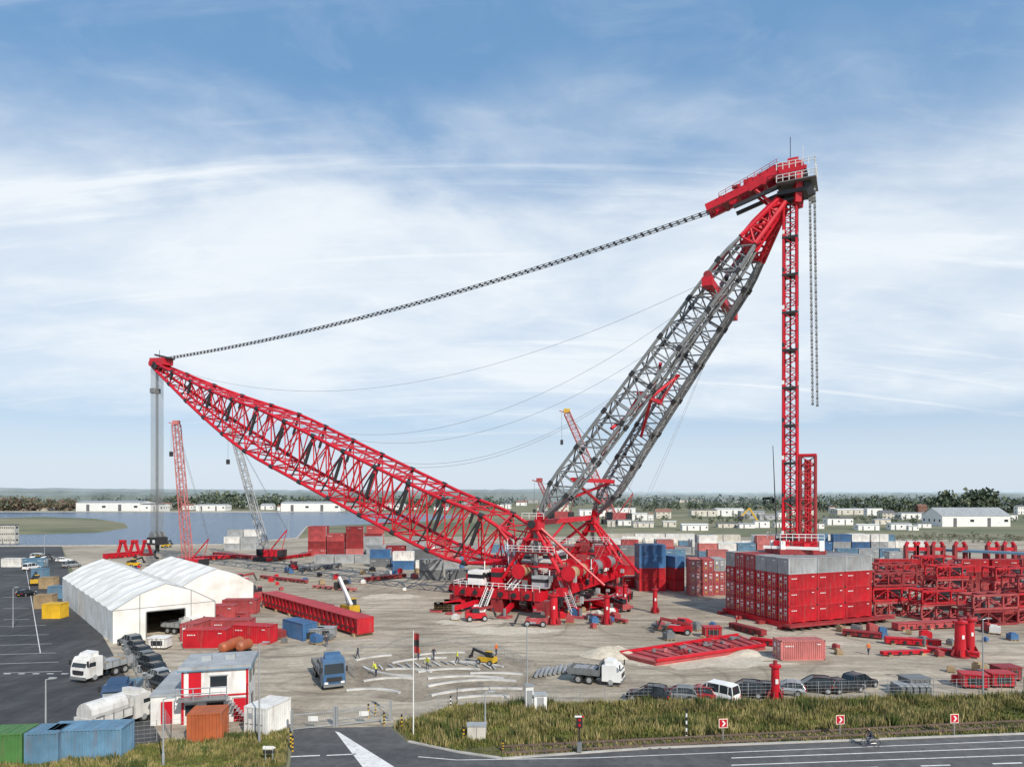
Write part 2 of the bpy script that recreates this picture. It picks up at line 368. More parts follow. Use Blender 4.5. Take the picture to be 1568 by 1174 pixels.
for b in(-1.7,1.7):
    cr.beam(he+V*b,P(AH-7,b,77.2),.9,1.3,RED);cr.beam(P(AH-7,b,77.2),P(AH-2,b,79.4),.9,1.9,RED);cr.beam(P(AH-2,b,79.4),P(AH+2.5,b,78),.9,2.2,RED)
    cr.beam(P(AH-9.5,b,74.2),P(AH-1.5,b,76.4),.6,.6,BLK)
    cr.beam(P(AH+2.2,b,78.4),P(AH+3.6,b,73.8),.9,1.1,BLK if b<0 else GREY)
    cr.beam(P(AH+1.5,b,78),P(AH+1.2,b*.6,73.2),1.1,1.5,RED)
    cr.tube(P(AH-6,b,76.8),P(AH-2,b*.7,72.8),.28,RED,6)
for k in range(7):
    a=AH-13.4+k*2.3;h=75.1+k*.60;cr.tube(P(a,-2.1,h),P(a,2.1,h),.62 if k%2 else .42,RED4 if k%2 else RED,10)
for k in range(26):
    a=AH-R.uniform(-1,12);h=76.6+(a-AH+12)*.30;cr.box(P(a,R.uniform(-1.6,1.6),h+.4),(R.uniform(.4,1.2),R.uniform(.3,.8),R.uniform(.4,1.0)),R.choice((RED,RED4,BLK,GREY,RED)),-.47)
cr.beam(P(AH-3,0,80.1),P(AH+2.2,0,80.1),3.0,.5,RED);cr.box(P(AH+.5,0,80.8),(1.8,2,1.0),RED,-.47)
cr.tube(P(AH,0,81),P(AH,0,85.5),.06,BLK,4);cr.tube(P(AH+2,1,81),P(AH+2,1,84),.05,WHT,4)
cr.box(P(AH+.5,0,75.0),(5.0,4.4,.7),BLK,-.47)
def rail(mb,pts,h=1.1,m=WHT,step=1.3,r=.05):
    for a,b in zip(pts,pts[1:]):
        a=Vector(a);b=Vector(b);n=max(1,int((b-a).length/step))
        for i in range(n+1): p=a.lerp(b,i/n);mb.tube(p,p+Vector((0,0,h)),r,m,4,cap=False)
        for hh in(h,h*.55): mb.tube(a+Vector((0,0,hh)),b+Vector((0,0,hh)),r,m,4,cap=False)
for hz in(76.5,78.6): rail(cr,[P(AH-2,-3.2,hz),P(AH+4.2,-3.2,hz),P(AH+4.2,3.2,hz)],1.2,WHT,1.0,.07)
rail(cr,[P(AH-12,-2.4,76),P(AH-7,-2.4,77.9),P(AH-2,-2.4,80)],1.0,RED3,1.2,.05)
cr.obox(P(AH-2,-3.4,76.3),U*6.4,V*6.8,(0,0,.15),GREY)
def sag(p,q,s,n=24):
    return [p.lerp(q,i/n)-Vector((0,0,4*s*(i/n)*(1-i/n))) for i in range(n+1)]
for b,dz in((-.55,0),(.55,0),(-.55,-.35),(.55,-.35)):
    pts=sag(he+V*b+Vector((0,0,dz)),tip+V*b+U*4+Vector((0,0,2+dz)),2.9,110);cr.path(pts,.07,ROPE,5)
    if dz==0:
        for i in range(0,111): cr.box(pts[i]-Vector((0,0,.17)),(.45,.22,.42),BLK if i%2 else ROPE,-.47)
for (f,b,ta,s) in((.72,-8,.86,15),(.72,-4,.60,18),(.70,3,.62,21),(.66,5,.42,17),(.70,8,.36,15)):
    t=ta;q=P(A0+(A1-A0)*t,b*.4,bh(t)+4.5);cr.path(sag(mp(f,b)+Vector((0,0,1)),q,s*.75,40),.028,ROPE,4)
for b in(-9,9):
    for k in range(2): cr.path(sag(mp(.7,b),P(13+k,b*.8,6),1.5,10),.03,LGREY,4)
# hanging ballast tower
TB=14.0;TX=P(AH,0,0)
stt=lat2(cr,(TX.x,TX.y,TB),(TX.x,TX.y,74.0),2.3,2.1,36,.22,.09,RED,RED,side=U)
for i in range(0,37,4):
    cr.box(((stt[i][0]+stt[i][2])/2),(2.6,2.6,.4),BLK,-.47)
    for s_ in(-1,1): cr.box(stt[i][0 if s_>0 else 2]+Vector((0,0,1)),(.4,.4,.7),WHT if i%8==0 else BLK,-.47)
cr.tube(TX+Vector((0,0,TB)),TX+Vector((0,0,74)),.16,BLK,6)
for k in range(2):
    for z in range(62):
        h=75.5-z*.62-k*.3;p=P(AH+3.2+k*.75+ (76-h)*.012,-.3,h);cr.box(p,(.42,.34,.38),GREY if z%2 else LGREY,-.47)
    cr.tube(P(AH+3.2+k*.75,-.3,76),P(AH+3.7+k*.75,-.3,37.4),.08,GREY,4)
sx=TX+Vector((3.2,.2,0));lat2(cr,(sx.x,sx.y,13.2),(sx.x,sx.y,28.6),2.5,2.5,10,.22,.10,RED4,RED3,side=U)
cr.box((sx.x,sx.y,28.8),(2.9,2.9,.4),RED,-.47)
for dx,dy in((0,.0),(.6,.4),(-.6,-.4)): cr.tube((sx.x+dx,sx.y+dy,13),(sx.x+dx,sx.y+dy,28),.2,RED,6)
cr.box((TX.x+1,TX.y,13.0),(7,4,1.2),RED,-.47);cr.box((TX.x+1.5,TX.y,14.2),(5,2.6,1.1),RED4,-.47)
cr.box((TX.x-1,TX.y-2.6,12.5),(9,.5,.5),WHT,-.47)
for s_ in(-1,1): rail(cr,[(TX.x-3,TX.y-3*s_,13.7),(TX.x+4,TX.y-3*s_-1.5,13.7)],1.2,WHT,1,.06)
cr.obox((TX.x-3.2,TX.y-3.5,11.4),(8,0,0),(0,7,0),(0,0,.8),RED4)
for k in range(14): cr.box((TX.x+R.uniform(-3,4.5),TX.y-R.uniform(-2,3.4),12.9),(R.uniform(.5,1.2),.6,R.uniform(.8,2)),R.choice((WHT,RED,BLK,GREY,RED4)))
# ---- base machine
NR=36
def rp(r,a,h): return P(2+r*math.cos(a),r*math.sin(a),h)
for i in range(NR):
    a0=2*math.pi*i/NR;a1=2*math.pi*(i+1)/NR
    cr.add([rp(14,a0,.5),rp(17,a0,.5),rp(17,a1,.5),rp(14,a1,.5),rp(14,a0,1.9),rp(17,a0,1.9),rp(17,a1,1.9),rp(14,a1,1.9)],[(0,1,2,3),(4,7,6,5),(0,4,5,1),(3,2,6,7)],RED)
    if i%2==0:
        cr.tube(rp(15.5,a0,0),rp(15.5,a0,.5),1.0,RED4,8)
    cr.beam(rp(17.05,a0,1.2),rp(17.35,a0,1.2),.2,1.2,BLK)
    for r in(14.6,16.4): cr.tube(rp(r,a0,2.0),rp(r,a1,2.0),.12,GREY,4)
for b in(-18,18):
    cr.beam(P(-9,b,3.4),P(9,b,3.4),3.6,1.6,RED);
    for k in range(8): cr.obox(P(-9+k*2.4,b-2.1,2.5),U*.22,V*4.2,(0,0,2.0),RED4)
    for k in(-9,0,9): cr.obox(P(k-1.2,b-1.6,0),U*2.4,V*3.2,(0,0,2.6),RED4)
    for k in range(6): cr.tube(P(-7+k*2.7,b-1.9,3.4),P(-7+k*2.7,b-2.2,3.4),.5,BLK,10)
for a in(-6,0,7,12): cr.beam(P(a,-18,4.2),P(a,18,4.2),1.3,1.5,RED)
for b in(-15,-7,0,7,15): cr.beam(P(-9,b,5.6),P(14,b,5.6),1.0,1.2,RED)
for sg in(-1,1):
    foot=mp(0,BF*sg)
    for a in(0,12.5):
        for db in(-1.8,1.8):
            cr.tube(P(a,BF*sg+db,6),foot+V*db*.4-Vector((0,0,.4)),.36,RED,8)
        for z0,z1 in((6,8.6),(8.6,11),(11,13.5)):
            s0=(16.3-z0)/10.3;s1=(16.3-z1)/10.3
            cr.tube(P(6+(a-6)*s0,BF*sg-1.8,z0),P(6+(a-6)*s1,BF*sg+1.8,z1),.15,RED,5);cr.tube(P(6+(a-6)*s0,BF*sg+1.8,z0),P(6+(a-6)*s1,BF*sg-1.8,z1),.15,RED,5)
    for z in(8.5,11,13.5):
        w=(16.3-z)/10.3*6.3;cr.beam(P(6-w,BF*sg-1.8,z),P(6+w,BF*sg-1.8,z),.32,.32,RED);cr.beam(P(6-w,BF*sg+1.8,z),P(6+w,BF*sg+1.8,z),.32,.32,RED)
    cr.tube(P(6,BF*sg,6),foot,.45,GREY,8)
    cr.obox(foot+Vector((0,0,-1.1))-U*1.1-V*1.6,U*2.2,V*3.2,(0,0,1.8),RED)
    cr.tube(foot-V*2.1,foot+V*2.1,.75,BLK,12)
    cr.tube(foot,P(-1,7*sg,9),.36,RED,8);cr.tube(foot,P(18,11*sg,5),.28,RED,6)
    for z in(11.2,): cr.obox(P(1,BF*sg-2.8,z),U*10,V*.9,(0,0,.1),GREY);rail(cr,[P(1,BF*sg-2.8,z),P(11,BF*sg-2.8,z)])
    cr.obox(P(-2.2,7*sg-1.1,5),U*3,V*2.2,(0,0,4.6),RED);cr.tube(P(-1,7*sg-1.5,9),P(-1,7*sg+1.5,9),.8,BLK,12)
cr.beam(mp(0,-BF)+Vector((0,0,.2)),mp(0,BF)+Vector((0,0,.2)),.9,1.0,RED)
cr.beam(P(6,-BF,11),P(6,BF,11),.6,.6,RED4)
for s_ in(-1,1): cr.tube(P(6,-BF*s_,10),P(6,0,16.3),.25,RED,6)
for a,b,r,l in((9.5,-12,1.3,3.4),(13,-11,1.2,3.2),(9.5,-5,1.3,4),(13.4,-4,1.3,4),(4,-17,1.1,3),(13,5,1.3,4),(13.5,-16,1.1,3)):
    cr.tube(P(a,b-l/2,7.6),P(a,b+l/2,7.6),r,TAN if b<-10 else GREY,16)
    for s_ in(-1,1): cr.tube(P(a,b+s_*l/2-.1,7.6),P(a,b+s_*l/2+.1,7.6),r*1.25,RED,16)
for a,b,sx_,sy_,sz_,m in((1,-10.5,4.5,2.4,2.6,LGREY),(5,-8,3,2.4,2.4,WHT2),(-5,-17.5,3.0,3.0,2.6,WHT),(-4,-2,5,3,2.6,GREY),(2,3,4,3,3,WHT2),(1,-10.5,3,1.8,4.2,GREY),(11,-14.5,2,1.6,2.4,RED3),(-1,-17,2,2,3.2,RED),(8,-17,3,2,2.2,LGREY)):
    cr.box(P(a,b,6.6+sz_/2-(1.9 if b<-16 else 0)),(sx_,sy_,sz_),m,-.47)
    cr.box(P(a,b,6.6+sz_*.62-(1.9 if b<-16 else 0)),(sx_+.06,sy_+.06,sz_*.28),GLASS if m is WHT else BLK,-.47)
rail(cr,[P(-9,-20,4.3),P(9,-20,4.3)]);rail(cr,[P(-9,-20,4.3),P(-9,-15,4.3)]);rail(cr,[P(0,-14,6.4),P(14,-14,6.4),P(14,0,6.4)])
rail(cr,[P(0,-9,12.2),P(11,-9,12.2)]);rail(cr,[P(3.5,-16,17.2),P(8,-16,17.2)])
cr.obox(P(0,-10,11.9),U*11,V*2,(0,0,.2),GREY)
for (a0,b0,h0,a1,b1,h1) in((-1,-24,0,-1,-20,4.4),(15,-18,0,11,-15,6.4),(3,-20,4.4,3,-15.5,6.4),(1,-15,6.4,-2,-10,11.9)):
    p=P(a0,b0,h0);q=P(a1,b1,h1);sd=(q-p).cross(Vector((0,0,1))).normalized()*.6
    for s_ in(-1,1):
        cr.beam(p+sd*s_,q+sd*s_,.1,.3,WHT);cr.tube(p+sd*s_+Vector((0,0,1)),q+sd*s_+Vector((0,0,1)),.05,WHT,4)
    n=int((q-p).length/.45)
    for i in range(n): c=p.lerp(q,i/n);cr.beam(c-sd,c+sd,.3,.05,LGREY)
for a,b in((-10,-24),(-6,-25),(4,-24),(9,-22),(16,-18),(19,-10),(20,-4)):
    cr.beam(P(a*.7,b*.75,1.6),P(a,b,1.0),.7,.8,RED);cr.obox(P(a-1.1,b-1.1,.02),U*2.2,V*2.2,(0,0,.3),RED3);cr.tube(P(a,b,.3),P(a,b,1.6),.3,GREY,8)
for k in range(280):
    a=R.uniform(-8,15);b=R.uniform(-18.5,12);h=R.choice((5.0,6.2,6.3,6.4,2.1))
    cr.box(P(a,b,h+.3),(R.uniform(.2,1.1),R.uniform(.2,.9),R.uniform(.3,1.3)),R.choice((RED,RED,RED4,BLK,BLK,GREY,WHT2,LGREY)),-.47)
for k in range(50):
    a=R.uniform(-6,13);b=R.uniform(-17,10);cr.path([P(a,b,6.2),P(a+.6,b+.5,8.0),P(a+R.uniform(-3,3),b+2,6.5)],.06,BLK,4)
for k in range(26):
    a=R.uniform(-8,14);b=R.uniform(-18,12);cr.tube(P(a,b,5.6),P(a,b,R.uniform(7.5,10)),.1,R.choice((RED,WHT,BLK)),5)
cr.obj('ring_crane')
# --------------------------------------------------------------- containers
_cc={}
def container_mesh(L,m,kind=0,hh=2.59):
    key=(L,m.name,kind,hh)
    if key in _cc:return _cc[key]
    mb=MB();W=2.44;x=L/2;y=W/2
    for sx in(-1,1):
        for sy in(-1,1): mb.box((sx*(x-.08),sy*(y-.08),hh/2),(.16,.16,hh),m)
    for sy in(-1,1):
        mb.box((0,sy*(y-.07),.08),(L-.32,.14,.16),m);mb.box((0,sy*(y-.05),hh-.06),(L-.32,.1,.12),m)
        n=int((L-.32)/.28);st=(L-.32)/n;pts=[]
        for i in range(n):
            x0=-x+.16+i*st;pts+=[(x0,.02),(x0+st*.3,.02),(x0+st*.5,.10),(x0+st*.8,.10)]
        pts.append((x-.16,.02))
        for (a,da),(b,db) in zip(pts,pts[1:]):
            mb.quad((a,sy*(y-da),.16),(b,sy*(y-db),.16),(b,sy*(y-db),hh-.12),(a,sy*(y-da),hh-.12),m)
    for sx in(-1,1):
        mb.box((sx*(x-.07),0,.08),(.14,W-.32,.16),m);mb.box((sx*(x-.06),0,hh-.07),(.12,W-.32,.14),m)
    n=8;st=(W-.32)/n;
    for i in range(n):
        y0=-y+.16+i*st;xa=x-.03;xb=x-.1
        mb.quad((xa,y0,.16),(xa,y0+st*.5,.16),(xa,y0+st*.5,hh-.14),(xa,y0,hh-.14),m)
        mb.quad((xa,y0+st*.5,.16),(xb,y0+st*.7,.16),(xb,y0+st*.7,hh-.14),(xa,y0+st*.5,hh-.14),m);mb.quad((xb,y0+st*.7,.16),(xa,y0+st,.16),(xa,y0+st,hh-.14),(xb,y0+st*.7,hh-.14),m)
    mb.quad((-x,-y,hh-.03),(x,-y,hh-.03),(x,y,hh-.03),(-x,y,hh-.03),m);mb.quad((-x,-y,.1),(-x,y,.1),(x,y,.1),(x,-y,.1),BLK)
    for i in range(int(L/.6)): mb.box((-x+.4+i*.6,0,hh-.025),(.25,W-.4,.04),m)
    for s in(-1,1):
        mb.box((-x+.06,s*.53,hh/2),(.05,1.02,hh-.34),m)
        for k in(.28,.78): mb.tube((-x-.01,s*k,.12),(-x-.01,s*k,hh-.1),.035,GALV,5);mb.box((-x-.02,s*k+.08,1.05),(.05,.32,.07),GALV)
    mb.box((-x+.02,.53,1.75),(.03,.55,.5),WHT if kind else LGREY);mb.box((-x+.02,-.5,2.05),(.03,.6,.18),WHT)
    if kind==1:
        mb.box((-x+.02,-.5,1.5),(.03,.7,.12),WHT);mb.box((-x+.02,-.5,1.2),(.03,.5,.1),WHT);mb.box((-x+.02,.5,.8),(.03,.3,.3),YEL)
        for sy in(-1,1):
            for k,wd in enumerate((.18,.12,.16,.1,.14)): mb.box((-x+.7+k*.24,sy*(y+.004),hh*.72),(wd,.02,.16),WHT)
            mb.box((x-.9,sy*(y+.004),hh*.8),(.5,.02,.10),WHT)
    for sx in(-1,1):
        for sy in(-1,1):
            for z in(.06,hh-.06): mb.box((sx*(x-.085),sy*(y-.078),z),(.185,.175,.124),BLK if kind else m)
    _cc[key]=mb.mesh('shipping_container_mesh');return _cc[key]
def cont(x,y,z,rz,L,m,kind=0,name='shipping_container'): return put(name,container_mesh(L,m,kind),(x,y,z),rz)
e1=Vector((.93,.368,0)).normalized();e2=Vector((-e1.y,e1.x,0));rz1=math.atan2(e1.y,e1.x);N0=Vector((45.0,111,0))
for c in range(6):
    for l in range(4):
        for k in range(3):
            if l==3 and c in(2,3) and k==1: continue
            m=RED2
            if l==3: m=LGREY if c<2 or k==0 else GREY
            if l==3 and c in(3,4) and k==0: m=RED3
            if l<3 and c==5: m=RED3 if l<2 else RED2
            p=N0+e1*(3.05+k*6.16)+e2*(1.25+c*2.62);cont(p.x,p.y,.95+l*2.61,rz1,6.06,m,1 if l<3 else 0)
mb=MB()
for k in range(7):
    p=N0+e1*(k*3.0);mb.beam(p+e2*-.8+Vector((0,0,.5)),p+e2*16+Vector((0,0,.5)),.7,.85,RED)
for c in(0,5,10,15):
    p=N0+e2*c;mb.beam(p-e1*2+Vector((0,0,.3)),p+e1*20.5+Vector((0,0,.3)),.9,.5,RED4)
for k in range(12):
    p=N0+e1*(k*1.8-1)-e2*1.6;mb.tube(p+Vector((0,0,.35))-e2*.5,p+Vector((0,0,.35))+e2*.5,.35,TYRE,10);
mb.beam(N0-e2*1.6-e1*2+Vector((0,0,.8)),N0-e2*1.6+e1*21+Vector((0,0,.8)),1.6,.35,RED4);mb.obj('ballast_trailer')
RP=[RED3,RED2,RED4,PINK];WP=[WHT2,WHT2,OFFW,TEAL,LGREY,PINK,BLU];GP=[GREY,LGREY,LGREY,TEAL];MX=RP+WP+GP
def row(u0,u1,v,lv,pal,rz=0,L=6.06,depth=1,gap=.35):
    p=S(u0,v);q=S(u1,v);step=abs(math.cos(rz))*L+abs(math.sin(rz))*2.44+gap;x=p.x
    while x<q.x:
        for dd in range(depth):
            n=lv if R.random()<.6 else max(1,lv-1)
            jr=R.uniform(-.03,.03)
            for l in range(n): cont(x+step/2+R.uniform(-.05,.05),p.y+dd*3.2+1.3,l*2.6,rz+jr+(math.pi if R.random()<.5 else 0),L,R.choice(pal),1 if R.random()<.3 else 0)
        x+=step
row(470,558,851,4,[RED3,RED4,PINK],.1,depth=2);row(555,600,858,3,GP,.1);row(565,640,868,2,[GREY,LGREY,BLU,RED4],.0)
row(600,700,872,2,MX,.05);row(640,712,888,2,[GREY,GREY,LGREY],.08);row(480,560,862,1,GP,0);row(560,650,860,3,GP+[RED4],0)
row(342,385,842,3,[LGREY,WHT2],0,depth=2)
row(905,972,900,2,[RED4,RED3,RED2],.2);row(870,972,880,3,[RED3,RED2,RED4,GREY],.15,depth=2)
for l in range(4):
    p=S(978,905);cont(p.x+3.1,p.y+1.5,l*2.6,.08,6.06,RED2 if l<2 else BLU);cont(p.x+3.1,p.y+4.2,l*2.6,.08,6.06,RED4 if l<2 else BLU)
    if l<3: cont(p.x+8.2,p.y+3,l*2.6,-1.2,6.06,RED2 if l<2 else BLU)
for l in range(3):
    p=S(1058,912);cont(p.x+1.4,p.y+3,l*2.6,1.45,6.06,PINK,1);cont(p.x+4.1,p.y+3,l*2.6,1.45,6.06,RED3,1);cont(p.x+6.8,p.y+4,l*2.6,1.45,6.06,RED3 if l<2 else LGREY,1)
row(985,1110,868,2,RP+WP,.0);row(1070,1190,855,3,[WHT2,WHT2,LGREY,TEAL,PINK],.03,depth=2);row(1190,1360,852,3,[WHT2,LGREY,BLU,WHT2,TEAL],.03,depth=2)
row(1250,1350,866,2,[WHT2,LGREY,TEAL],0);row(870,1070,848,2,[WHT2,PINK,OFFW,LGREY,RED3],0,depth=2);row(880,1080,836,2,[WHT2,WHT2,PINK,OFFW],0,12.2)
row(1040,1400,838,2,WP,0,12.2);row(640,800,846,2,[GREY,RED3,WHT2,LGREY],0);row(690,800,858,2,GP+RP,0)
row(1355,1640,890,2,[RED3,RED4,RED2],.05,12.2,depth=2);row(1470,1700,912,3,[RED4,RED3,RED2],.05,depth=1);row(1360,1640,872,2,[RED3,PINK,LGREY],.05,12.2)
row(1520,1700,948,2,[RED4,RED2,RED3],.2,12.2);row(0,60,868,1,WP)
p=S(1187,1011);cont(p.x+3.7,p.y+1.4,0,.06,6.06,PINK,1)
for (u,v,rz,m,L) in((312,992,.05,RED2,6.06),(352,975,.05,RED3,6.06),(385,985,-.2,RED2,6.06),(330,950,.1,RED3,6.06),(365,940,.05,RED3,6.06),(300,978,1.4,RED3,6.06),(455,978,-.75,BLU,6.06)):
    p=S(u,v);cont(p.x,p.y+1.3,0,rz,L,m,1 if m is not BLU else 0)
for (u,v,rz,m,L) in((122,1166,.10,TEAL,6.06),(-2,1174,.1,GRN,3.0),(58,1172,.1,TEAL,2.6),(308,1138,.15,ORG,2.95),(402,1124,1.25,WHT2,3.6)):
    p=S(u,v);cont(p.x,p.y+1.4,0,rz,L,m,0)
for (u,v) in((62,885),(75,900),(90,915),(70,930),(85,945)):
    p=S(u,v);cont(p.x,p.y,0,R.uniform(-.3,.3),3.2,R.choice([TEAL,WHT2,OFFW,YEL,TAN]),0,'skip_container')
# ---------------------------------------------------------------- tents
def tent(name,p,ang,W,Lg,eh,ph,door):
    mb=MB();w=W/2
    nb=int(Lg/5)
    pr=[(-w,0),(-w,eh),(-w*.5,eh+(ph-eh)*.62),(0,ph),(w*.5,eh+(ph-eh)*.62),(w,eh),(w,0)]
    for i in range(nb):
        for k in range(6):
            a=pr[k];b=pr[k+1];y0=i*Lg/nb;y1=(i+1)*Lg/nb;ym=(y0+y1)/2
            am=(a[0],a[1]-(.22 if a[1]>0 else 0));bm=(b[0],b[1]-(.22 if b[1]>0 else 0))
            mb.quad((a[0],y0,a[1]),(b[0],y0,b[1]),(bm[0],ym,bm[1]),(am[0],ym,am[1]),TENT);mb.quad((am[0],ym,am[1]),(bm[0],ym,bm[1]),(b[0],y1,b[1]),(a[0],y1,a[1]),TENT)
        for a,b in zip(pr,pr[1:]): mb.tube((a[0],i*Lg/nb,a[1]),(b[0],i*Lg/nb,b[1]),.07,LGREY,4)
    for y in(0,Lg):
        if door and y==0:
            dw=w*.38;dh=eh*.85
            for sg in(-1,1):
                mb.add([(sg*dw,y,0),(sg*w,y,0),(sg*w,y,eh),(sg*w*.5,y,pr[2][1]),(sg*dw,y,dh)],[(0,1,2,3,4)],TENT)
            mb.add([(-dw,y,dh),(dw,y,dh),(w*.5,y,pr[2][1]),(0,y,ph),(-w*.5,y,pr[2][1])],[(0,1,2,3,4)],TENT)
            for sg in(-1,1): mb.box((sg*dw,y,dh/2),(.15,.15,dh),GREY);mb.tube((sg*w*.5,y-.03,0),(sg*w*.5,y-.03,pr[2][1]),.06,LGREY,4)
            mb.box((0,y,dh+.08),(dw*2,.15,.15),GREY);mb.tube((-w,y-.03,eh),(w,y-.03,eh),.05,LGREY,4)
        else: mb.add([(a,y,b) for a,b in pr],[tuple(range(7))],TENT)
    mb.obj(name,p,ang)
a=S(172,985);ang=.70;sv=Vector((math.cos(ang),math.sin(ang),0));dv=Vector((-sv.y,sv.x,0));mid=a+sv*7.2
tent('white_tent',mid,ang,14.4,52,4.8,8.2,True)
tent('white_tent',mid+dv*22+sv*14.2,ang,13.6,34,4.4,7.6,False)
# ---------------------------------------------------------------- buildings
def facade(mb,w,l,h,m,wm=GLASS,storeys=1,nx=6,door=True):
    for s in range(storeys):
        z=h/storeys*(s+.55)
        for i in range(nx):
            x=-w/2+w*(i+.5)/nx
            for y,sg in((-l/2,-1),(l/2,1)):
                if door and s==0 and i%4==1: mb.box((x,y+sg*.01,h/storeys*.4),(w/nx*.4,.12,h/storeys*.8),DKROOF)
                elif i%2 or storeys>1: mb.box((x,y,z),(w/nx*.45,.12,h/storeys*.22),wm);mb.box((x,y,z-h/storeys*.14),(w/nx*.5,.2,.1),m)
        for i in range(max(1,int(l/5))):
            y=-l/2+l*(i+.5)/max(1,int(l/5))
            for x in(-w/2,w/2): mb.box((x,y,z),(.12,1.4,h/storeys*.25),wm)
def warehouse(name,x,y,w,l,h,wall,roof,rz=0,pitch=.12,st=1,nx=8):
    mb=MB();mb.obox((-w/2,-l/2,0),(w,0,0),(0,l,0),(0,0,h),wall)
    r=pitch*l/2
    mb.add([(-w/2-.4,-l/2-.4,h),(w/2+.4,-l/2-.4,h),(w/2+.4,0,h+r+.1),(-w/2-.4,0,h+r+.1),(-w/2-.4,l/2+.4,h),(w/2+.4,l/2+.4,h)],[(0,1,2,3),(3,2,5,4)],roof)
    mb.add([(-w/2,-l/2,h),(-w/2,0,h+r),(-w/2,l/2,h),(w/2,-l/2,h),(w/2,0,h+r),(w/2,l/2,h)],[(0,1,2),(3,5,4)],wall)
    facade(mb,w,l,h,wall,storeys=st,nx=nx);mb.obj(name,(x,y,0),rz)
def wh(u0,u1,v,vt,name='warehouse',wall=WHT,roof=LGREY,pitch=.12,st=1,nx=8,lf=.45):
    p=S(u0,v);q=S(u1,v);w=q.x-p.x;h=(v-vt)*p.y/F
    warehouse(name,(p.x+q.x)/2,p.y+w*lf/2,w,w*lf,h*.72,wall,roof,R.uniform(-.06,.06),pitch if pitch<.3 else .5,st,nx)
wh(116,215,783,764);wh(205,250,783,768,roof=DKROOF);wh(430,520,783,765,wall=WHT);wh(520,575,782,768,wall=LGREY);wh(300,345,782,769);wh(585,640,780,768);wh(20,70,781,770)
wh(0,22,832,792,'office_building',OFFW,DKROOF,.05,3)
wh(1440,1548,806,783,'farm_barn',WHT,LGREY,.4,1)
u=850
while u<1640:
    w=R.uniform(16,60);v=R.uniform(784,797);hgt=R.uniform(10,16)
    if R.random()<.6: wh(u,u+w,v,v-hgt,'warehouse',R.choice([WHT,WHT,WHT,OFFW,LGREY]),R.choice([LGREY,WHT,DKROOF]),.1,1,int(w/5)+1)
    else: wh(u,u+w*.45,v,v-hgt*1.1,'house',R.choice([WHT,WHT,OFFW,TILE]),R.choice([TILE,DKROOF]),.6,2,3,.8)
    u+=w*R.uniform(.6,1.1)
u=930
while u<1440:
    w=R.uniform(12,42);v=R.uniform(800,812);hgt=R.uniform(9,14)
    wh(u,u+w,v,v-hgt,'shed',R.choice([WHT,WHT,OFFW,WHT]),R.choice([LGREY,WHT,LGREY,DKROOF]),.14,1,int(w/5)+1)
    u+=w*R.uniform(.8,1.5)
u=-20
while u<860:
    w=R.uniform(8,26);v=R.uniform(773,782)
    wh(u,u+w,v,v-R.uniform(6,10),'house',R.choice([WHT,WHT,OFFW]),R.choice([TILE,DKROOF,LGREY]),.5,1,4,.6)
    u+=w*R.uniform(1.1,2.2)
u=0
while u<1600:
    w=R.uniform(10,40);v=R.uniform(767,771)
    wh(u,u+w,v,v-R.uniform(4,7),'warehouse',R.choice([WHT,OFFW,LGREY]),R.choice([DKROOF,LGREY,TILE]),.1,1,6,.3)
    u+=w*R.uniform(1.5,4)
for (u,v) in((945,842),(975,838),(1010,840)):
    p=S(u,v);mb=MB();mb.tube((-6,0,2.6),(6,0,2.6),2.0,OFFW,16);mb.tube((-6.8,0,2.6),(-6,0,2.6),1.2,OFFW,16,2.0);mb.tube((6,0,2.6),(6.8,0,2.6),2.0,OFFW,16,1.2)
    for x in(-4,4): mb.box((x,0,.5),(.8,3,1.0),GREY)
    mb.obj('horizontal_tank',p)
# gate office
mb=MB();w,l=6.0,5.4
mb.obox((-w/2,-l/2,0),(w,0,0),(0,l,0),(0,0,5.2),WHT2)
mb.obox((-w/2-.25,-l/2-.25,5.2),(w+.5,0,0),(0,l+.5,0),(0,0,.3),LGREY);mb.obox((-w/2-.3,-l/2-.3,5.1),(w+.6,0,0),(0,l+.6,0),(0,0,.12),TEAL)
for x,z,ww,hh,m in((2.2,1.15,1.1,2.2,RED),(-1.8,3.9,1.1,2.1,RED),(.3,4.0,1.5,1.0,GLASS),(.0,1.5,1.5,1.0,GLASS),(-2.2,1.4,.9,1.0,GLASS)):
    mb.box((x,-l/2-.02,z),(ww,.1,hh),m);mb.box((x,-l/2-.01,z+hh/2+.05),(ww+.2,.14,.1),LGREY)
for y,z in((-1.3,4),(1.3,4),(0,1.5)): mb.box((w/2+.01,y,z),(.1,1.3,1.0),GLASS);mb.box((-w/2-.01,y,z),(.1,1.3,1.0),GLASS)
mb.box((0,-l/2-.03,2.62),(w,.08,.16),RED)
for s in(-1,1): mb.box((s*(w/2-.12),-l/2-.03,2.6),(.2,.1,5.0),RED)
mb.box((-1,-l/2-.7,2.6),(4.4,1.3,.12),GREY);rail(mb,[(-3.2,-l/2-1.3,2.66),(1.2,-l/2-1.3,2.66)],1.1,GALV)
mb.obox((-w/2-2.8,-l/2+.6,0),(2.8,0,0),(0,l+4,0),(0,0,2.7),WHT2);mb.obox((-w/2-2.9,-l/2+.5,2.7),(2.89,0,0),(0,l+4.2,0),(0,0,.2),LGREY);mb.box((-w/2-1.4,-l/2+.58,1.15),(1,.1,2.1),RED)
for k in range(10): mb.box((1.3+k*.22,-l/2-1.0,2.5-k*.26),(.26,1.0,.06),GALV)
for s in(-1.2,1.0): mb.box((s,0,5.7),(.9,.7,.5),GALV)
mb.obj('gate_office',S(322,1104)+Vector((0,2.2,0)),.25)
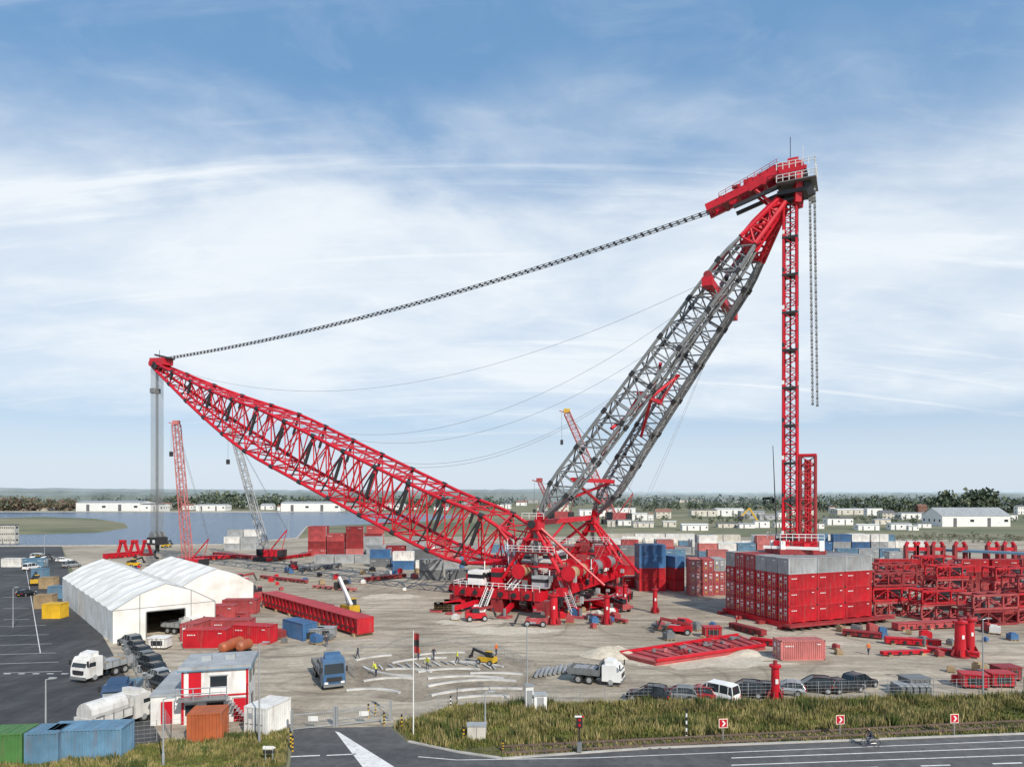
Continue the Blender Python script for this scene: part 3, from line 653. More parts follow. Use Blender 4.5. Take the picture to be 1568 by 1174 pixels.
# ---------------------------------------------------------------- vehicles
def wheel(mb,x,y,r,w=.24):
    mb.tube((x,y-w/2,r),(x,y+w/2,r),r,TYRE,14);s=1 if y>0 else -1
    mb.tube((x,y+s*w/2,r),(x,y+s*(w/2+.015),r),r*.6,GALV,10)
_vc={}
def car_mesh(kind,m):
    k=(kind,m.name)
    if k in _vc:return _vc[k]
    L,W,hr,zb={'hatch':(4.1,1.75,1.5,.92),'estate':(4.6,1.8,1.48,.92),'suv':(4.6,1.88,1.72,1.05),'van':(5.1,1.95,1.98,1.12)}[kind]
    mb=MB();x=L/2;w=W/2
    hood={'hatch':.30,'estate':.32,'suv':.3,'van':.2}[kind]
    st=[(-x,.42,.70,.80),(-x+.12,.28,zb-.06,.92),(-x+.7,.24,zb,1),(-x+L*.4,.24,zb,1),(x-L*hood,.24,zb-.02,1),(x-.7,.24,zb-.12,.98),(x-.15,.28,zb-.25,.9),(x,.40,.62,.78)]
    rings=[]
    for X,z0,z1,ws in st:
        ww=w*ws;zm=(z0+z1)/2;rings.append([(X,-ww*.92,z0),(X,-ww,zm-.1),(X,-ww,zm+.12),(X,-ww*.9,z1),(X,ww*.9,z1),(X,ww,zm+.12),(X,ww,zm-.1),(X,ww*.92,z0)])
    for a,b in zip(rings,rings[1:]):
        for i in range(8): j=(i+1)%8;mb.quad(a[i],b[i],b[j],a[j],m)
    mb.add(rings[0],[tuple(range(8))],m);mb.add(rings[-1],[tuple(range(7,-1,-1))],m)
    rb=-x+(.12 if kind!='estate' else .15);f0=x-L*hood
    gh=[(rb,zb-.02,.86),(rb+(.35 if kind!='van' else .15),hr-.08,.74),(rb+.9,hr,.75),(f0-.95,hr-.02,.74),(f0+.1,zb-.03,.86)]
    G=[[(X,-w*.88,zb-.03),(X,-w*s,z),(X,w*s,z),(X,w*.88,zb-.03)] for X,z,s in gh]
    for i,(a,b) in enumerate(zip(G,G[1:])):
        mb.quad(a[0],b[0],b[1],a[1],GLASS);mb.quad(a[3],a[2],b[2],b[3],GLASS);mb.quad(a[1],b[1],b[2],a[2],m if i in(1,2) else GLASS)
        for s in(1,2): mb.tube(a[s],b[s],.05,m,4)
    for X in(rb+L*.3,rb+L*.3-1.0,f0-1.0):
        for s in(-1,1): mb.beam((X,s*w*.885,zb-.03),(X,s*w*.765,hr-.05),.1,.05,m,(1,0,0))
    wr=.33 if kind!='suv' else .37
    for X in(-x+.85,x-.85):
        for s in(-1,1): mb.tube((X,s*(w-.3),wr+.02),(X,s*(w+.004),wr+.02),wr+.07,BLK,14);wheel(mb,X,s*(w-.07),wr)
    for s in(-1,1):
        mb.box((x-.12,s*w*.68,.66),(.14,.36,.14),WHT);mb.box((-x+.05,s*w*.74,.78),(.12,.22,.2),RED);mb.box((f0-.25,s*(w+.08),zb+.06),(.14,.2,.13),m)
    mb.box((x-.02,0,.45),(.08,W*.6,.16),BLK);mb.box((-x,0,.5),(.06,.52,.12),YEL);mb.box((x+.02,0,.5),(.03,.52,.11),YEL)
    _vc[k]=mb.mesh('car_mesh');return _vc[k]
def car(u,v,rz,kind,m): put('parked_car',car_mesh(kind,m),S(u,v),rz)
for u,v,k,m,rz in((992,1072,'suv',BPAINT,2.75),(1036,1070,'estate',GREY,2.8),(1066,1070,'hatch',CREDC,2.8),(1095,1071,'van',WHT,2.35),(1138,1065,'suv',BPAINT,2.9),(1165,1064,'estate',BPAINT,2.8),(1203,1062,'hatch',SILV,2.8),
    (1244,1058,'suv',BPAINT,2.9),(1292,1058,'estate',BPAINT,.3),(1316,1052,'suv',BPAINT,.5),(212,1003,'estate',BPAINT,2.5),(219,1012,'hatch',GREY,2.5),(227,1021,'suv',BPAINT,2.5),(233,1030,'estate',BPAINT,2.5),(240,1041,'hatch',SILV,2.5),(205,995,'hatch',BPAINT,2.5),(248,1053,'suv',BPAINT,2.5),(199,988,'suv',GREY,2.5),
    (60,856,'van',WHT,.2),(80,858,'hatch',GREY,.2),(98,860,'estate',WHT,.3),(110,868,'van',SILV,1.2),(40,912,'hatch',BPAINT,1.5),(48,872,'van',WHT,1.5)):
    car(u,v,rz,k,m)
def truck_mesh(cabm,bedm,L=9,load=None,cab_h=3.4):
    mb=MB();x=L/2
    mb.box((0,0,.85),(L-.4,.9,.3),BLK)
    pr=[(x-2.2,.55),(x-.05,.55),(x,1.2),(x-.05,1.75),(x-.35,cab_h-.3),(x-.6,cab_h),(x-2.2,cab_h-.05)]
    mb.prism(pr,-1.22,1.22,cabm)
    mb.add([(x-.02,-1.1,1.82),(x-.02,1.1,1.82),(x-.32,1.05,cab_h-.45),(x-.32,-1.05,cab_h-.45)],[(0,1,2,3)],GLASS)
    for s in(-1,1):
        mb.quad((x-1.3,s*1.225,1.8),(x-.35,s*1.225,1.8),(x-.5,s*1.225,cab_h-.6),(x-1.3,s*1.225,cab_h-.6),GLASS);mb.box((x+.02,s*.9,.85),(.08,.4,.22),WHT);mb.box((x-.1,s*1.4,2.3),(.12,.2,.6),BLK)
    mb.box((x+.01,0,1.2),(.06,1.7,.5),BLK);mb.box((x+.03,0,.55),(.12,2.4,.3),GREY);mb.prism([(x-1.9,cab_h-.05),(x-.7,cab_h),(x-1.0,cab_h+.35),(x-1.9,cab_h+.5)],-.9,.9,cabm)
    for s in(-1,1):
        for X in(x-1.2,-x+1.2,-x+2.5): wheel(mb,X,s*1.05,.5,.32)
    y0=-x;ln=L-2.5
    mb.box((y0+ln/2,0,1.15),(ln,2.5,.16),bedm)
    for s in(-1,1):
        mb.box((y0+ln/2,s*1.23,1.5),(ln,.06,.5),bedm)
        for k in range(5): mb.box((y0+ln*k/4,s*1.24,1.5),(.1,.1,.7),GREY)
    mb.box((y0,0,1.5),(.06,2.4,.5),bedm);mb.box((y0+ln,0,1.9),(.08,2.5,1.4),bedm)
    for k in range(6): mb.box((y0+.9+k*.95,R.uniform(-.4,.4),1.45),(.8,1.6,R.uniform(.3,.8)),R.choice([GREY,LGREY,GALV,TAN]))
    return mb
truck_mesh(M('truck_blue',(.04,.11,.22),.35),GREY,9).obj('flatbed_truck',S(495,1048)+Vector((0,2,0)),-1.15)
truck_mesh(WHT,GREY,6.2,cab_h=2.4).obj('tipper_truck',S(915,1048)+Vector((0,1,0)),-.35)
truck_mesh(WHT2,LGREY,6.5,cab_h=2.9).obj('box_truck',S(150,1038)+Vector((0,1,0)),-1.9)
mb=truck_mesh(WHT2,WHT2,6.5,cab_h=2.8);mb.tube((-3.2,0,2.1),(.5,0,2.1),1.0,WHT2,14);mb.obj('tank_truck',S(178,1112),1.2)
truck_mesh(NAVY,TEAL,6,cab_h=2.5).obj('flatbed_truck',S(188,1075),-1.3)
truck_mesh(WHT2,LGREY,6,cab_h=2.4).obj('pickup_truck',S(265,975)+Vector((0,3,0)),-.3)
def telehandler(m,m2,up=4.5):
    mb=MB();mb.prism([(-2.2,.6),(1.6,.6),(1.9,1.0),(1.6,1.5),(-2.2,1.7)],-.9,.9,m)
    mb.prism([(-1.0,1.6),(.5,1.5),(.3,2.6),(-.9,2.6)],-.85,.1,GLASS);mb.box((-.35,-.38,2.66),(1.4,1.05,.1),m)
    for X in(-1.5,1.4):
        for s in(-1,1): wheel(mb,X,s*1.0,.55,.4)
    mb.beam((-2,.5,1.8),(3.2,.5,up),.45,.5,m2);mb.beam((3,.5,up),(3.6,.5,up-1.5),.35,.35,BLK);mb.box((3.7,.5,up-1.6),(.2,1.4,.7),BLK)
    for y in(.1,.9): mb.box((4.3,y,up-1.9),(1.2,.12,.06),BLK)
    mb.tube((-.3,.5,1.6),(1.6,.5,up-1.0),.1,GALV,6);return mb.mesh('telehandler_mesh')
TE=telehandler(YEL,WHT,5.8);TY=telehandler(YEL,BLK,3);TR=telehandler(RED,RED4,2.6);TB_=telehandler(RED3,BLK,2.4)
put('telehandler',TE,S(535,940),2.2,1.1);put('telehandler',TY,S(745,1016),2.6,.6)
for (u,v,r,t) in((370,893,.3,TR),(395,915,2,TB_),(700,905,1,TR),(205,868,1,TY),(55,895,2,TY),(60,862,.3,TY),(1040,970,2.8,TR),(730,950,.2,TR),(820,958,3,TB_),(1240,838,1,TY),(255,838,1.3,TY),(950,935,2.,TB_),(450,872,2,TR)): put('telehandler',t,S(u,v),r,.9)
# ---------------------------------------------------------------- steel stuff
def girder(name,p,q,w,h,m,z=.5):
    mb=MB();d=(q-p);L=d.length;rz=math.atan2(d.y,d.x);nn=max(1,int(L/1.6))
    mb.box((0,0,z+h/2),(L,w*.8,h-.2),m);mb.box((0,0,z+h-.06),(L,w,.14),m);mb.box((0,0,z+.06),(L,w,.14),m)
    for i in range(nn+1): mb.box((-L/2+.1+i*(L-.2)/nn,0,z+h/2),(.12,w*.96,h-.26),m)
    for k in range(int(L/6)+1): mb.box((-L/2+1+k*(L-2)/max(1,int(L/6)),0,z/2),(.6,w+.4,z),TAN)
    for i in range(nn): mb.tube((-L/2+.9+i*1.6,-w/2,z+h*.3),(-L/2+.9+i*1.6,-w/2-.1,z+h*.3),.24,BLK,8)
    mb.obj(name,(p+q)/2,rz)
girder('steel_girder',S(412,928),S(560,974),3.0,2.4,RED2);girder('steel_girder',S(418,922)+Vector((0,2,0)),S(500,944)+Vector((0,2,0)),2,1.2,RED4)
for (u0,v0,u1,v1,w,h,m) in((300,945,380,948,1.6,1.0,RED3),(310,935,395,930,1.2,.9,RED2),(290,955,330,957,2,1.4,RED4),(330,925,400,922,1.5,1,RED),(260,860,360,855,2,1.2,RED),(330,850,390,856,2.4,1,RED3),(400,885,470,893,1,.6,RED3),(480,900,545,905,1,.5,PINK),(460,875,520,868,2,1.0,GREY),(560,890,620,884,1.6,.8,RED4),
   (1150,985,1190,990,1.2,.7,RED),(1355,985,1440,990,1.2,.8,RED),(1290,972,1350,978,1.4,.7,RED4),(1420,998,1500,1008,1,.6,RED),(900,945,960,955,.8,.5,RED3),(640,860,700,856,2,1.5,GREY),(410,860,480,850,1.6,.9,RED),(1120,962,1170,975,1.2,.8,RED4),(1000,962,1050,968,1.6,.7,GREY),(160,856,215,851,2,1.6,RED),(1370,965,1470,960,1.5,1,RED3),(1350,1004,1420,1001,.8,.4,RED)):
    girder('steel_girder',S(u0,v0),S(u1,v1),w,h,m,.25)
mb=MB();c=[S(950,1006),S(1004,1019),S(1172,994),S(1130,978)]
mb.add(c+[p+Vector((0,0,.5)) for p in c],[(4,5,6,7),(0,1,5,4),(1,2,6,5),(2,3,7,6),(3,0,4,7)],RED3)
for i in range(13):
    t=i/12;a=c[0].lerp(c[3],t);b=c[1].lerp(c[2],t);mb.beam(a+Vector((0,0,.58)),b+Vector((0,0,.58)),.3,.16,RED4 if i%3 else PINK)
for a,b in((c[0],c[3]),(c[1],c[2])): mb.beam(a+Vector((0,0,.7)),b+Vector((0,0,.7)),.4,.35,RED)
for k in range(20): 
    p=c[0].lerp(c[3],R.random()).lerp(c[1].lerp(c[2],R.random()),R.uniform(.2,.8));mb.box(p+Vector((0,0,.75)),(R.uniform(.3,1.4),.4,.3),R.choice((RED4,PINK,GREY)),R.uniform(0,3))
mb.obj('steel_platform')
def heap(name,u,v,rx,ry,h,m):
    p=S(u,v);mb=MB();n=18;rings=[]
    for r,z in((1,0),(.75,.35),(.5,.7),(.22,.95)):
        rings.append([(rx*r*math.cos(a)*(1+.2*mn.noise((a,r*3,u))),ry*r*math.sin(a)*(1+.2*mn.noise((a+5,r*3,u))),h*z*(1+.3*mn.noise((a*2,r*5,v)))) for a in[2*math.pi*k/n for k in range(n)]])
    vs=[q for r in rings for q in r]+[(0,0,h)];fs=[(i*n+k,i*n+(k+1)%n,(i+1)*n+(k+1)%n,(i+1)*n+k) for i in range(3) for k in range(n)]+[(3*n+k,3*n+(k+1)%n,4*n) for k in range(n)]
    mb.add(vs,fs,m);mb.obj(name,p)
heap('sand_pile',938,1002,4.5,3,1.1,SANDM);heap('sand_pile',1140,1000,3,2,.5,SANDM)
for u,v,rx,ry in((720,952,6,3),(600,913,6,4),(880,938,6,2.5),(780,965,8,3),(1200,985,9,2.5),(1060,1010,12,4)):
    p=S(u,v);sheet('sand_patch',[(p.x+rx*math.cos(t)*(1+.5*mn.noise((math.cos(t)*3,math.sin(t)*3,u))),p.y+ry*math.sin(t)*(1+.5*mn.noise((math.cos(t)*3,math.sin(t)*3,v)))) for t in[2*math.pi*k/60 for k in range(60)]],.008,SANDM)
def column(u,v,h,r,name='red_support_column'):
    mb=MB();mb.tube((0,0,0),(0,0,.2),r*1.9,RED4,16);mb.tube((0,0,.2),(0,0,h),r*1.15,RED,18,r*.95);mb.tube((0,0,h),(0,0,h+.25),r*1.45,RED,18);mb.tube((0,0,h+.25),(0,0,h+.7),r*.5,RED4,10)
    for k in range(6):
        a=k*math.pi/3;mb.beam((r*1.0*math.cos(a),r*math.sin(a),1.0),(r*1.75*math.cos(a),r*1.75*math.sin(a),.2),.08,.5,RED4)
    mb.box((0,-r,h*.6),(.3,.15,.5),WHT);mb.obj(name,S(u,v))
for u,v,vt,r in((848,955,906,.65),(929,955,908,.5),(957,932,892,.4),(1003,938,898,.4),(1187,1072,1012,.42),(1470,1005,946,.62),(1484,1000,942,.62),(945,925,895,.3)):
    d=H*F/(v-HZ);column(u,v,(v-vt)*d/F-.6,r)
def frame(L,W,Hh,m):
    mb=MB();x=L/2;y=W/2
    for sy in(-1,1):
        for z in(.2,Hh-.2): mb.box((0,sy*y,z),(L,.3,.35),m)
        n=int(L/3)
        for i in range(n+1): mb.box((-x+i*L/n,sy*y,Hh/2),(.26,.26,Hh-.75),m)
        for i in range(n):
            a=-x+i*L/n;b=a+L/n
            if i%2: a,b=b,a
            mb.beam((a,sy*y,.4),(b,sy*y,Hh-.4),.13,.13,m,(0,1,0))
    n=int(L/3)
    for i in range(n+1):
        X=-x+i*L/n
        for z in(.2,Hh-.2): mb.box((X,0,z),(.22,W-.3,.25),m)
    for k in range(7): mb.box((R.uniform(-x+.8,x-.8),R.uniform(-.6,.6),R.uniform(.7,Hh-.7)),(R.uniform(.5,2),R.uniform(.4,1.4),R.uniform(.4,1.2)),R.choice((RED4,BLK,RED3,GREY,m)))
    return mb.mesh('frame_mesh')
FR=[frame(9,3,2.6,RED4),frame(9,3,2.6,RED3),frame(9,2.8,2.5,RED2)]
for (u,v,lv) in((1375,945,3),(1378,925,3),(1450,950,2),(1470,928,3),(1530,960,2),(1560,932,3),(1600,955,3),(1440,905,3)):
    p=S(u,v)
    for l in range(lv): put('steel_frame',FR[(u+l)%3],(p.x+R.uniform(-.2,.2),p.y+3,l*2.65),.22)
for u in(1395,1412,1436,1470,1520,1545):
    p=S(u,872);mb=MB();
    for s in(-1.5,1.5): mb.box((s,0,3.5),(.8,1.2,7),RED4);mb.tube((s,0,7),(s*.6,0,8),.5,RED,8)
    mb.box((0,0,6),(3.6,1.0,1.0),RED);mb.box((0,0,1),(5,3,1.4),RED4);mb.obj('steel_stand',p)
for u in(188,206,224): 
    p=S(u,850);mb=MB()
    for s in(-1.2,1.2): mb.beam((s*1.6,0,0),(s*.4,0,5),.6,.9,RED)
    mb.box((0,0,5),(2,1.4,1),RED);mb.box((0,0,.4),(5,3,.8),RED4);mb.obj('steel_stand',p)
mb=MB();a=S(1385,866);b=S(1620,880)
mb.beam(a+Vector((0,0,5.4)),b+Vector((0,0,5.4)),4,.6,TEAL)
for i in range(12): p=a.lerp(b,i/11);mb.tube(p,p+Vector((0,0,5)),.25,RED4,6)
mb.obj('roofed_rack')
for (u,v) in((348,1000),(374,998),(361,994)):
    mb=MB();mb.tube((-1,0,1),(1,0,1),.7,ORG,14);mb.tube((-1.3,0,1),(-1,0,1),.4,ORG,14,.7);mb.tube((1,0,1),(1.3,0,1),.7,ORG,14,.4)
    for x in(-.6,.6): mb.box((x,0,.15),(.2,1.4,.3),BLK)
    mb.obj('orange_tank',S(u,v),1.3)
for (u,v) in((685,935),(700,930)):
    mb=MB()
    for k in range(6):
        for j in range(4): mb.box((k*.02,0,.15+j*.4),(5,2.4,.3),TAN)
    mb.obj('timber_mat_stack',S(u,v),.1)
mb=MB();c=S(672,1030);cp=[(c.x+13.5*math.cos(t)*(1+.25*mn.noise((math.cos(t)*3,math.sin(t)*3,1))),c.y+11*math.sin(t)*(1+.25*mn.noise((math.cos(t)*3,math.sin(t)*3,6)))) for t in[2*math.pi*k/60 for k in range(60)]]
sheet('dirt_patch',cp,.008,DIRT)
for (u0,v0,u1,v1,bl) in((530,1058,612,1062,.16),(556,1044,632,1040,.14),(556,1022,630,1036,-.12),(600,1016,684,1008,.12),(640,1004,712,1000,.1),(690,1014,770,1022,.1),(640,1030,735,1026,.12),(655,1040,770,1040,.12),(655,1052,790,1044,.14),(660,1066,800,1056,.12),(590,1026,660,1030,.15),(700,1070,780,1068,.1),(545,1012,600,1004,.1),(720,1032,800,1034,.08)):
    a=S(u0,v0);b=S(u1,v1);d=b-a;nn=Vector((-d.y,d.x,0));n=10
    pts=[a.lerp(b,k/n)+nn*bl*4*(k/n)*(1-k/n)+Vector((0,0,.14)) for k in range(n+1)]
    for p,q in zip(pts,pts[1:]): mb.beam(p,q,.34,.2,SLAB)
for k in range(14):
    p=Vector((c.x-8+k*1.1,c.y+5.5-abs(k-7)*.3,.15));mb.beam(p,p+Vector((R.uniform(.5,1.5),R.uniform(-2.5,-1.2),0)),.2,.12,LGREY if k%2 else SLAB)
mb.obj('ring_track_segments')
mb=MB()
for k in range(8): p=S(820+k*7,1034-k);mb.tube(p+Vector((0,-1.3,.3)),p+Vector((.5,1.5,.3+.1*(k%3))),.22,GALV,8)
mb.obj('pipe_pile')
mb=MB();
for k in range(5): mb.box((k*.7,0,.5),(.5,2.2,1.0),GREY);mb.box((k*.7,0,1.1),(.6,1.8,.15),LGREY)
mb.obj('steel_pallet_stack',S(1375,1062))
for (u,v,m) in((1400,1058,GREY),(1490,1052,RED2),(1530,1050,RED2),(1540,1040,RED4),(480,978,LGREY),(500,976,LGREY),(245,992,WHT2),(1090,975,RED2)):
    p=S(u,v);mb=MB();mb.box((0,0,.9),(2.6,1.8,1.3),m);mb.box((0,0,1.62),(2.8,2,.12),m);mb.box((0,-.91,.9),(1.6,.05,.7),BLK)
    for s in(-1,1):mb.box((s,0,.13),(.2,1.8,.26),BLK)
    for k in range(5): mb.box((-1.2+k*.6,-.93,.9),(.06,.06,1.3),GREY)
    mb.obj('generator_set',p,R.uniform(-.3,.3))
# ---------------------------------------------------------------- fences, lamps, signs
def fence(name,pts,h=2,m=GALV,step=2.5,wires=6):
    mb=MB()
    for a,b in zip(pts,pts[1:]):
        n=max(1,int((b-a).length/step))
        for i in range(n+1): p=a.lerp(b,i/n);mb.tube(p,p+Vector((0,0,h)),.035,m,5)
        for k in range(wires): z=.15+k*(h-.2)/(wires-1);mb.tube(a+Vector((0,0,z)),b+Vector((0,0,z)),.010,m,4)
        n2=int((b-a).length/.5)
        for i in range(n2): p=a.lerp(b,i/n2);mb.tube(p+Vector((0,0,.1)),p+Vector((0,0,h)),.007,m,3,cap=False)
    mb.obj(name)
fence('wire_fence',SP([(640,1105),(700,1082),(1000,1076),(1568,1065),(1750,1062)]))
fence('wire_fence',SP([(190,1000),(232,1080),(262,1135),(430,1112)]))
fence('wire_fence',SP([(0,1160),(100,1150),(240,1136)]))
def barrier(pts):
    mb=MB()
    for a,b in zip(pts,pts[1:]):
        n=max(1,int((b-a).length/2.3))
        for i in range(n):
            p=a.lerp(b,(i+.03)/n);q=a.lerp(b,(i+.97)/n)
            for z in(.25,1.1): mb.tube(p+Vector((0,0,z)),q+Vector((0,0,z)),.025,GALV,4)
            for j in range(7): r=p.lerp(q,j/6);mb.tube(r+Vector((0,0,.1 if j in(0,6) else .25)),r+Vector((0,0,1.1)),.014,GALV,4)
    mb.obj('crowd_barrier')
barrier(SP([(500,1000),(560,992),(640,990),(700,985),(760,1000),(815,1025)]));barrier(SP([(500,1000),(520,1015),(545,1040)]))
mb=MB()
for a,b in((S(447,1119),S(512,1112)),(S(516,1112),S(598,1103))):
    d=b-a;n=int(d.length/.2)
    for z in(.2,1.5): mb.beam(a+Vector((0,0,z)),b+Vector((0,0,z)),.06,.08,LGREY)
    for i in range(n+1): mb.box(a.lerp(b,i/n)+Vector((0,0,.85)),(.025,.025,1.3),LGREY)
    for p in(a,b): mb.box(p+Vector((0,0,.95)),(.2,.2,1.9),GALV)
    mb.box(a.lerp(b,.5)+Vector((0,-.06,1.0)),(.9,.03,.45),WHT)
mb.obj('sliding_gate')
def lamp(u,v,vt,arm=1):
    d=H*F/(v-HZ);h=(v-vt)*d/F;mb=MB();mb.tube((0,0,0),(0,0,1),.12,GALV,8);mb.tube((0,0,1),(0,0,h),.085,GALV,8,.05)
    mb.tube((0,0,h),(.6*arm,0,h+.1),.04,GALV,6);mb.prism([(.3*arm,h+.05),(.9*arm,h+.1),(.9*arm,h+.18),(.3*arm,h+.2)],-.12,.12,LGREY)
    mb.obj('street_lamp',S(u,v))
for a in((397,1136,985,),(807,1086,955),(1505,1068,948),(70,1150,1040),(250,1172,1070),(442,845,795),(743,1128,1060),(68,850,820),(1347,852,800)): lamp(*a)
lamp(20,960,900)
def flag(u,v,vt):
    d=H*F/(v-HZ);h=(v-vt)*d/F;mb=MB();mb.tube((0,0,0),(0,0,h),.06,WHT,8,.035);w=6
    for i in range(w):
        a=i/w*.55;b=(i+1)/w*.55;f=lambda t:.12*math.sin(t*9)
        for j,m in enumerate((RED4,BLK,RED4)): mb.quad((a*.9+.05,f(a),h-.2-j*.6),(b*.9+.05,f(b),h-.2-j*.6-.1),(b*.9+.05,f(b),h-.2-(j+1)*.6-.1),(a*.9+.05,f(a),h-.2-(j+1)*.6),m)
    mb.obj('flag_pole',S(u,v))
flag(633,1126,965)
for u,v in((1107,1134),(1286,1128),(1461,1126)):
    mb=MB();mb.tube((0,0,0),(0,0,1.5),.04,GALV,6);mb.box((0,-.05,1.6),(.8,.04,.8),WHT);mb.box((0,-.075,1.6),(.7,.01,.7),RED);mb.box((0,-.045,1.6),(.84,.02,.84),YEL)
    mb.add([(-.15,-.09,1.35),(.02,-.09,1.35),(.22,-.09,1.6),(.02,-.09,1.85),(-.15,-.09,1.85),(.05,-.09,1.6)],[(0,1,2,5),(5,2,3,4)],WHT);mb.obj('chevron_sign',S(u,v),.1)
def bollard(u,v,h=1.6,r=.08):
    mb=MB();n=8
    for k in range(n): mb.tube((0,0,k*h/n),(0,0,(k+1)*h/n),r,BLK if k%2 else (YEL if h<1.5 else WHT),8)
    mb.tube((0,0,h),(0,0,h+.05),r*1.2,BLK,8);mb.obj('striped_bollard',S(u,v))
for u,v,h in((445,1142,1.3),(615,1117,1.4),(564,1098,1.3),(448,1150,1.3),(690,1088,1.5),(588,1110,1.2),(575,1094,1.2),(1051,1130,2.6),(710,1135,1.3),(770,1150,.9)): bollard(u,v,h)
mb=MB();mb.tube((0,0,0),(0,0,3.0),.07,BLK,6);mb.box((0,0,2.7),(.5,.3,1.0),BLK);mb.box((0,-.2,3.2),(.8,.05,.14),WHT);mb.box((.3,-.22,3.2),(.2,.06,.14),RED);mb.box((0,-.1,.6),(.4,.3,.8),GREY)
for z in(2.45,2.9):mb.tube((0,-.16,z),(0,-.22,z),.12,RED,10)
mb.obj('rail_signal',S(887,1153))
mb=MB();mb.box((0,0,.75),(1.6,.9,1.3),OFFW);mb.box((0,0,1.44),(1.75,1.05,.1),LGREY);mb.box((0,-.46,.75),(.04,.02,1.1),GREY);mb.box((0,0,.05),(1.5,.8,.1),CON);mb.obj('utility_cabinet',S(730,1133))
mb=MB();mb.box((0,0,1.3),(.8,.6,2.4),WHT);mb.box((0,0,2.56),(1,.8,.12),LGREY);mb.box((0,-.31,1.2),(.6,.03,1.8),LGREY);mb.obj('utility_cabinet',S(810,1087),.2)
mb=MB();mb.box((0,0,.8),(1.3,1.0,1.5),WHT);mb.box((0,0,1.6),(1.5,1.2,.14),LGREY);mb.box((0,-.52,.8),(.7,.03,1.2),LGREY);mb.obj('utility_cabinet',S(826,1086),.2)
mb=MB()
for s in(-.3,.3): mb.tube((s,0,0),(s,0,1.3),.04,GALV,6)
for z in(.8,1.15): mb.prism([(-.5,z),(.3,z),(.55,z+.13),(.3,z+.26),(-.5,z+.26)],-.03,.03,WHT if z>1 else BLK)
mb.obj('direction_sign',S(412,1168))
# ---------------------------------------------------------------- background cranes
def bgcrane(name,bu,bv,tu,tv,m,m2,w=2.2,nb=22,jib=True):
    b=S(bu,bv);t=Vector(((tu-CX)*b.y/F,b.y,H+(HZ-tv)*b.y/F));mb=MB();k=b.y/200
    lat2(mb,(b.x,b.y,2.5*k),t,w,w*.8,nb,.16*k,.07*k,m,m)
    for s in(-1,1): mb.beam((b.x-3*k,b.y+s*2.2*k,.7*k),(b.x+4*k,b.y+s*2.2*k,.7*k),1.2*k,1.3*k,BLK)
    mb.box((b.x+1.5*k,b.y,2.3*k),(7*k,3*k,2*k),m2);mb.box((b.x-1.2*k,b.y-1.8*k,2.6*k),(1.8*k,1.2*k,2*k),GLASS);mb.box((b.x+4.6*k,b.y,2.2*k),(1.6*k,3.6*k,2*k),BLK)
    mast=Vector((b.x+6*k,b.y,9*k));mb.tube((b.x+1,b.y,3),mast,.2*k,m2,5);mb.tube(mast,(b.x+4.5*k,b.y,3*k),.1*k,m2,4)
    for s in(-.4,.4): mb.path([mast+Vector((0,s,0)),t+Vector((0,s,0))],.04*k,ROPE,4)
    mb.box(t+Vector((0,0,.6*k)),(1.8*k,1.2*k,1.2*k),YEL if nb>24 else m);mb.tube(t+Vector((-1.5*k,0,0)),t+Vector((-1.5*k,0,-8*k)),.04*k,ROPE,4);mb.box(t+Vector((-1.5*k,0,-8.6*k)),(.8*k,.8*k,1.4*k),BLK)
    mb.beam(t,t+Vector((-2.2*k,0,.6*k)),.3*k,.3*k,m);mb.obj(name)
bgcrane('crawler_crane',288,872,270,650,PINK,RED,2.1);bgcrane('crawler_crane',408,858,357,662,LGREY,RED,2.1);bgcrane('crawler_crane',938,802,868,632,PINK,RED3,5,26);bgcrane('crawler_crane',850,800,826,738,RED3,RED3,3,10)
mb=MB();p=S(1190,845);mb.tube(p,(p.x-1.6,p.y,H+(HZ-682)*p.y/F),.28,BLK,6,.12);mb.box(p+Vector((0,0,1.2)),(4,3,2.4),WHT);mb.obj('pile_driver_mast')
mb=MB();p=S(1160,805);k=.7;mb.box(p+Vector((0,0,3*k)),(8*k,5*k,4*k),YEL);mb.beam(p+Vector((0,0,5*k)),p+Vector((-8*k,0,17*k)),1.4*k,1.4*k,YEL);mb.beam(p+Vector((-8*k,0,17*k)),p+Vector((-16*k,0,9*k)),1.1*k,1.1*k,YEL);mb.box(p+Vector((-16*k,0,8*k)),(4*k,3*k,3*k),BLK);mb.box(p+Vector((0,0,.6)),(9*k,6*k,1.2),BLK);mb.obj('excavator')
# ---------------------------------------------------------------- trees
def trees(name,lst,mats,q=90):
    v=[];f=[];mi=[]
    for (x,y,h,w) in lst:
        for k in range(3):
            a=k*2.1;t=.035*h
            o=len(v);v+=[(x+t*math.cos(a),y+t*math.sin(a),0),(x+t*math.cos(a+2.1),y+t*math.sin(a+2.1),0),(x+t*.3,y,h*.6)];f.append((o,o+1,o+2));mi.append(0)
        cl=[(R.gauss(0,w*.26),R.gauss(0,w*.26),h*R.uniform(.25,.86),w*R.uniform(.14,.30)) for _ in range(9)]
        for cx,cy,cz,cr_ in cl:
            m=R.randrange(len(mats))
            for k in range(q//9):
                d=Vector((R.gauss(0,1),R.gauss(0,1),R.gauss(0,.8))).normalized()*cr_*R.uniform(.6,1.1)
                n=Vector((R.gauss(0,1),R.gauss(0,1),R.gauss(0,1)+.6)).normalized();u_=n.orthogonal().normalized()*w*.07*R.uniform(.6,1.4);w_=n.cross(u_)
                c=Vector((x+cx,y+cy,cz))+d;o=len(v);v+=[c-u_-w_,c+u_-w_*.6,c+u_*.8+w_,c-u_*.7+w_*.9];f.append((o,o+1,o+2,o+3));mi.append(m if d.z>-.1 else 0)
    me=bpy.data.meshes.new(name);me.from_pydata([tuple(p) for p in v],[],f)
    for g in mats: me.materials.append(g)
    me.polygons.foreach_set('material_index',mi);me.update();put(name,me,(0,0,0))
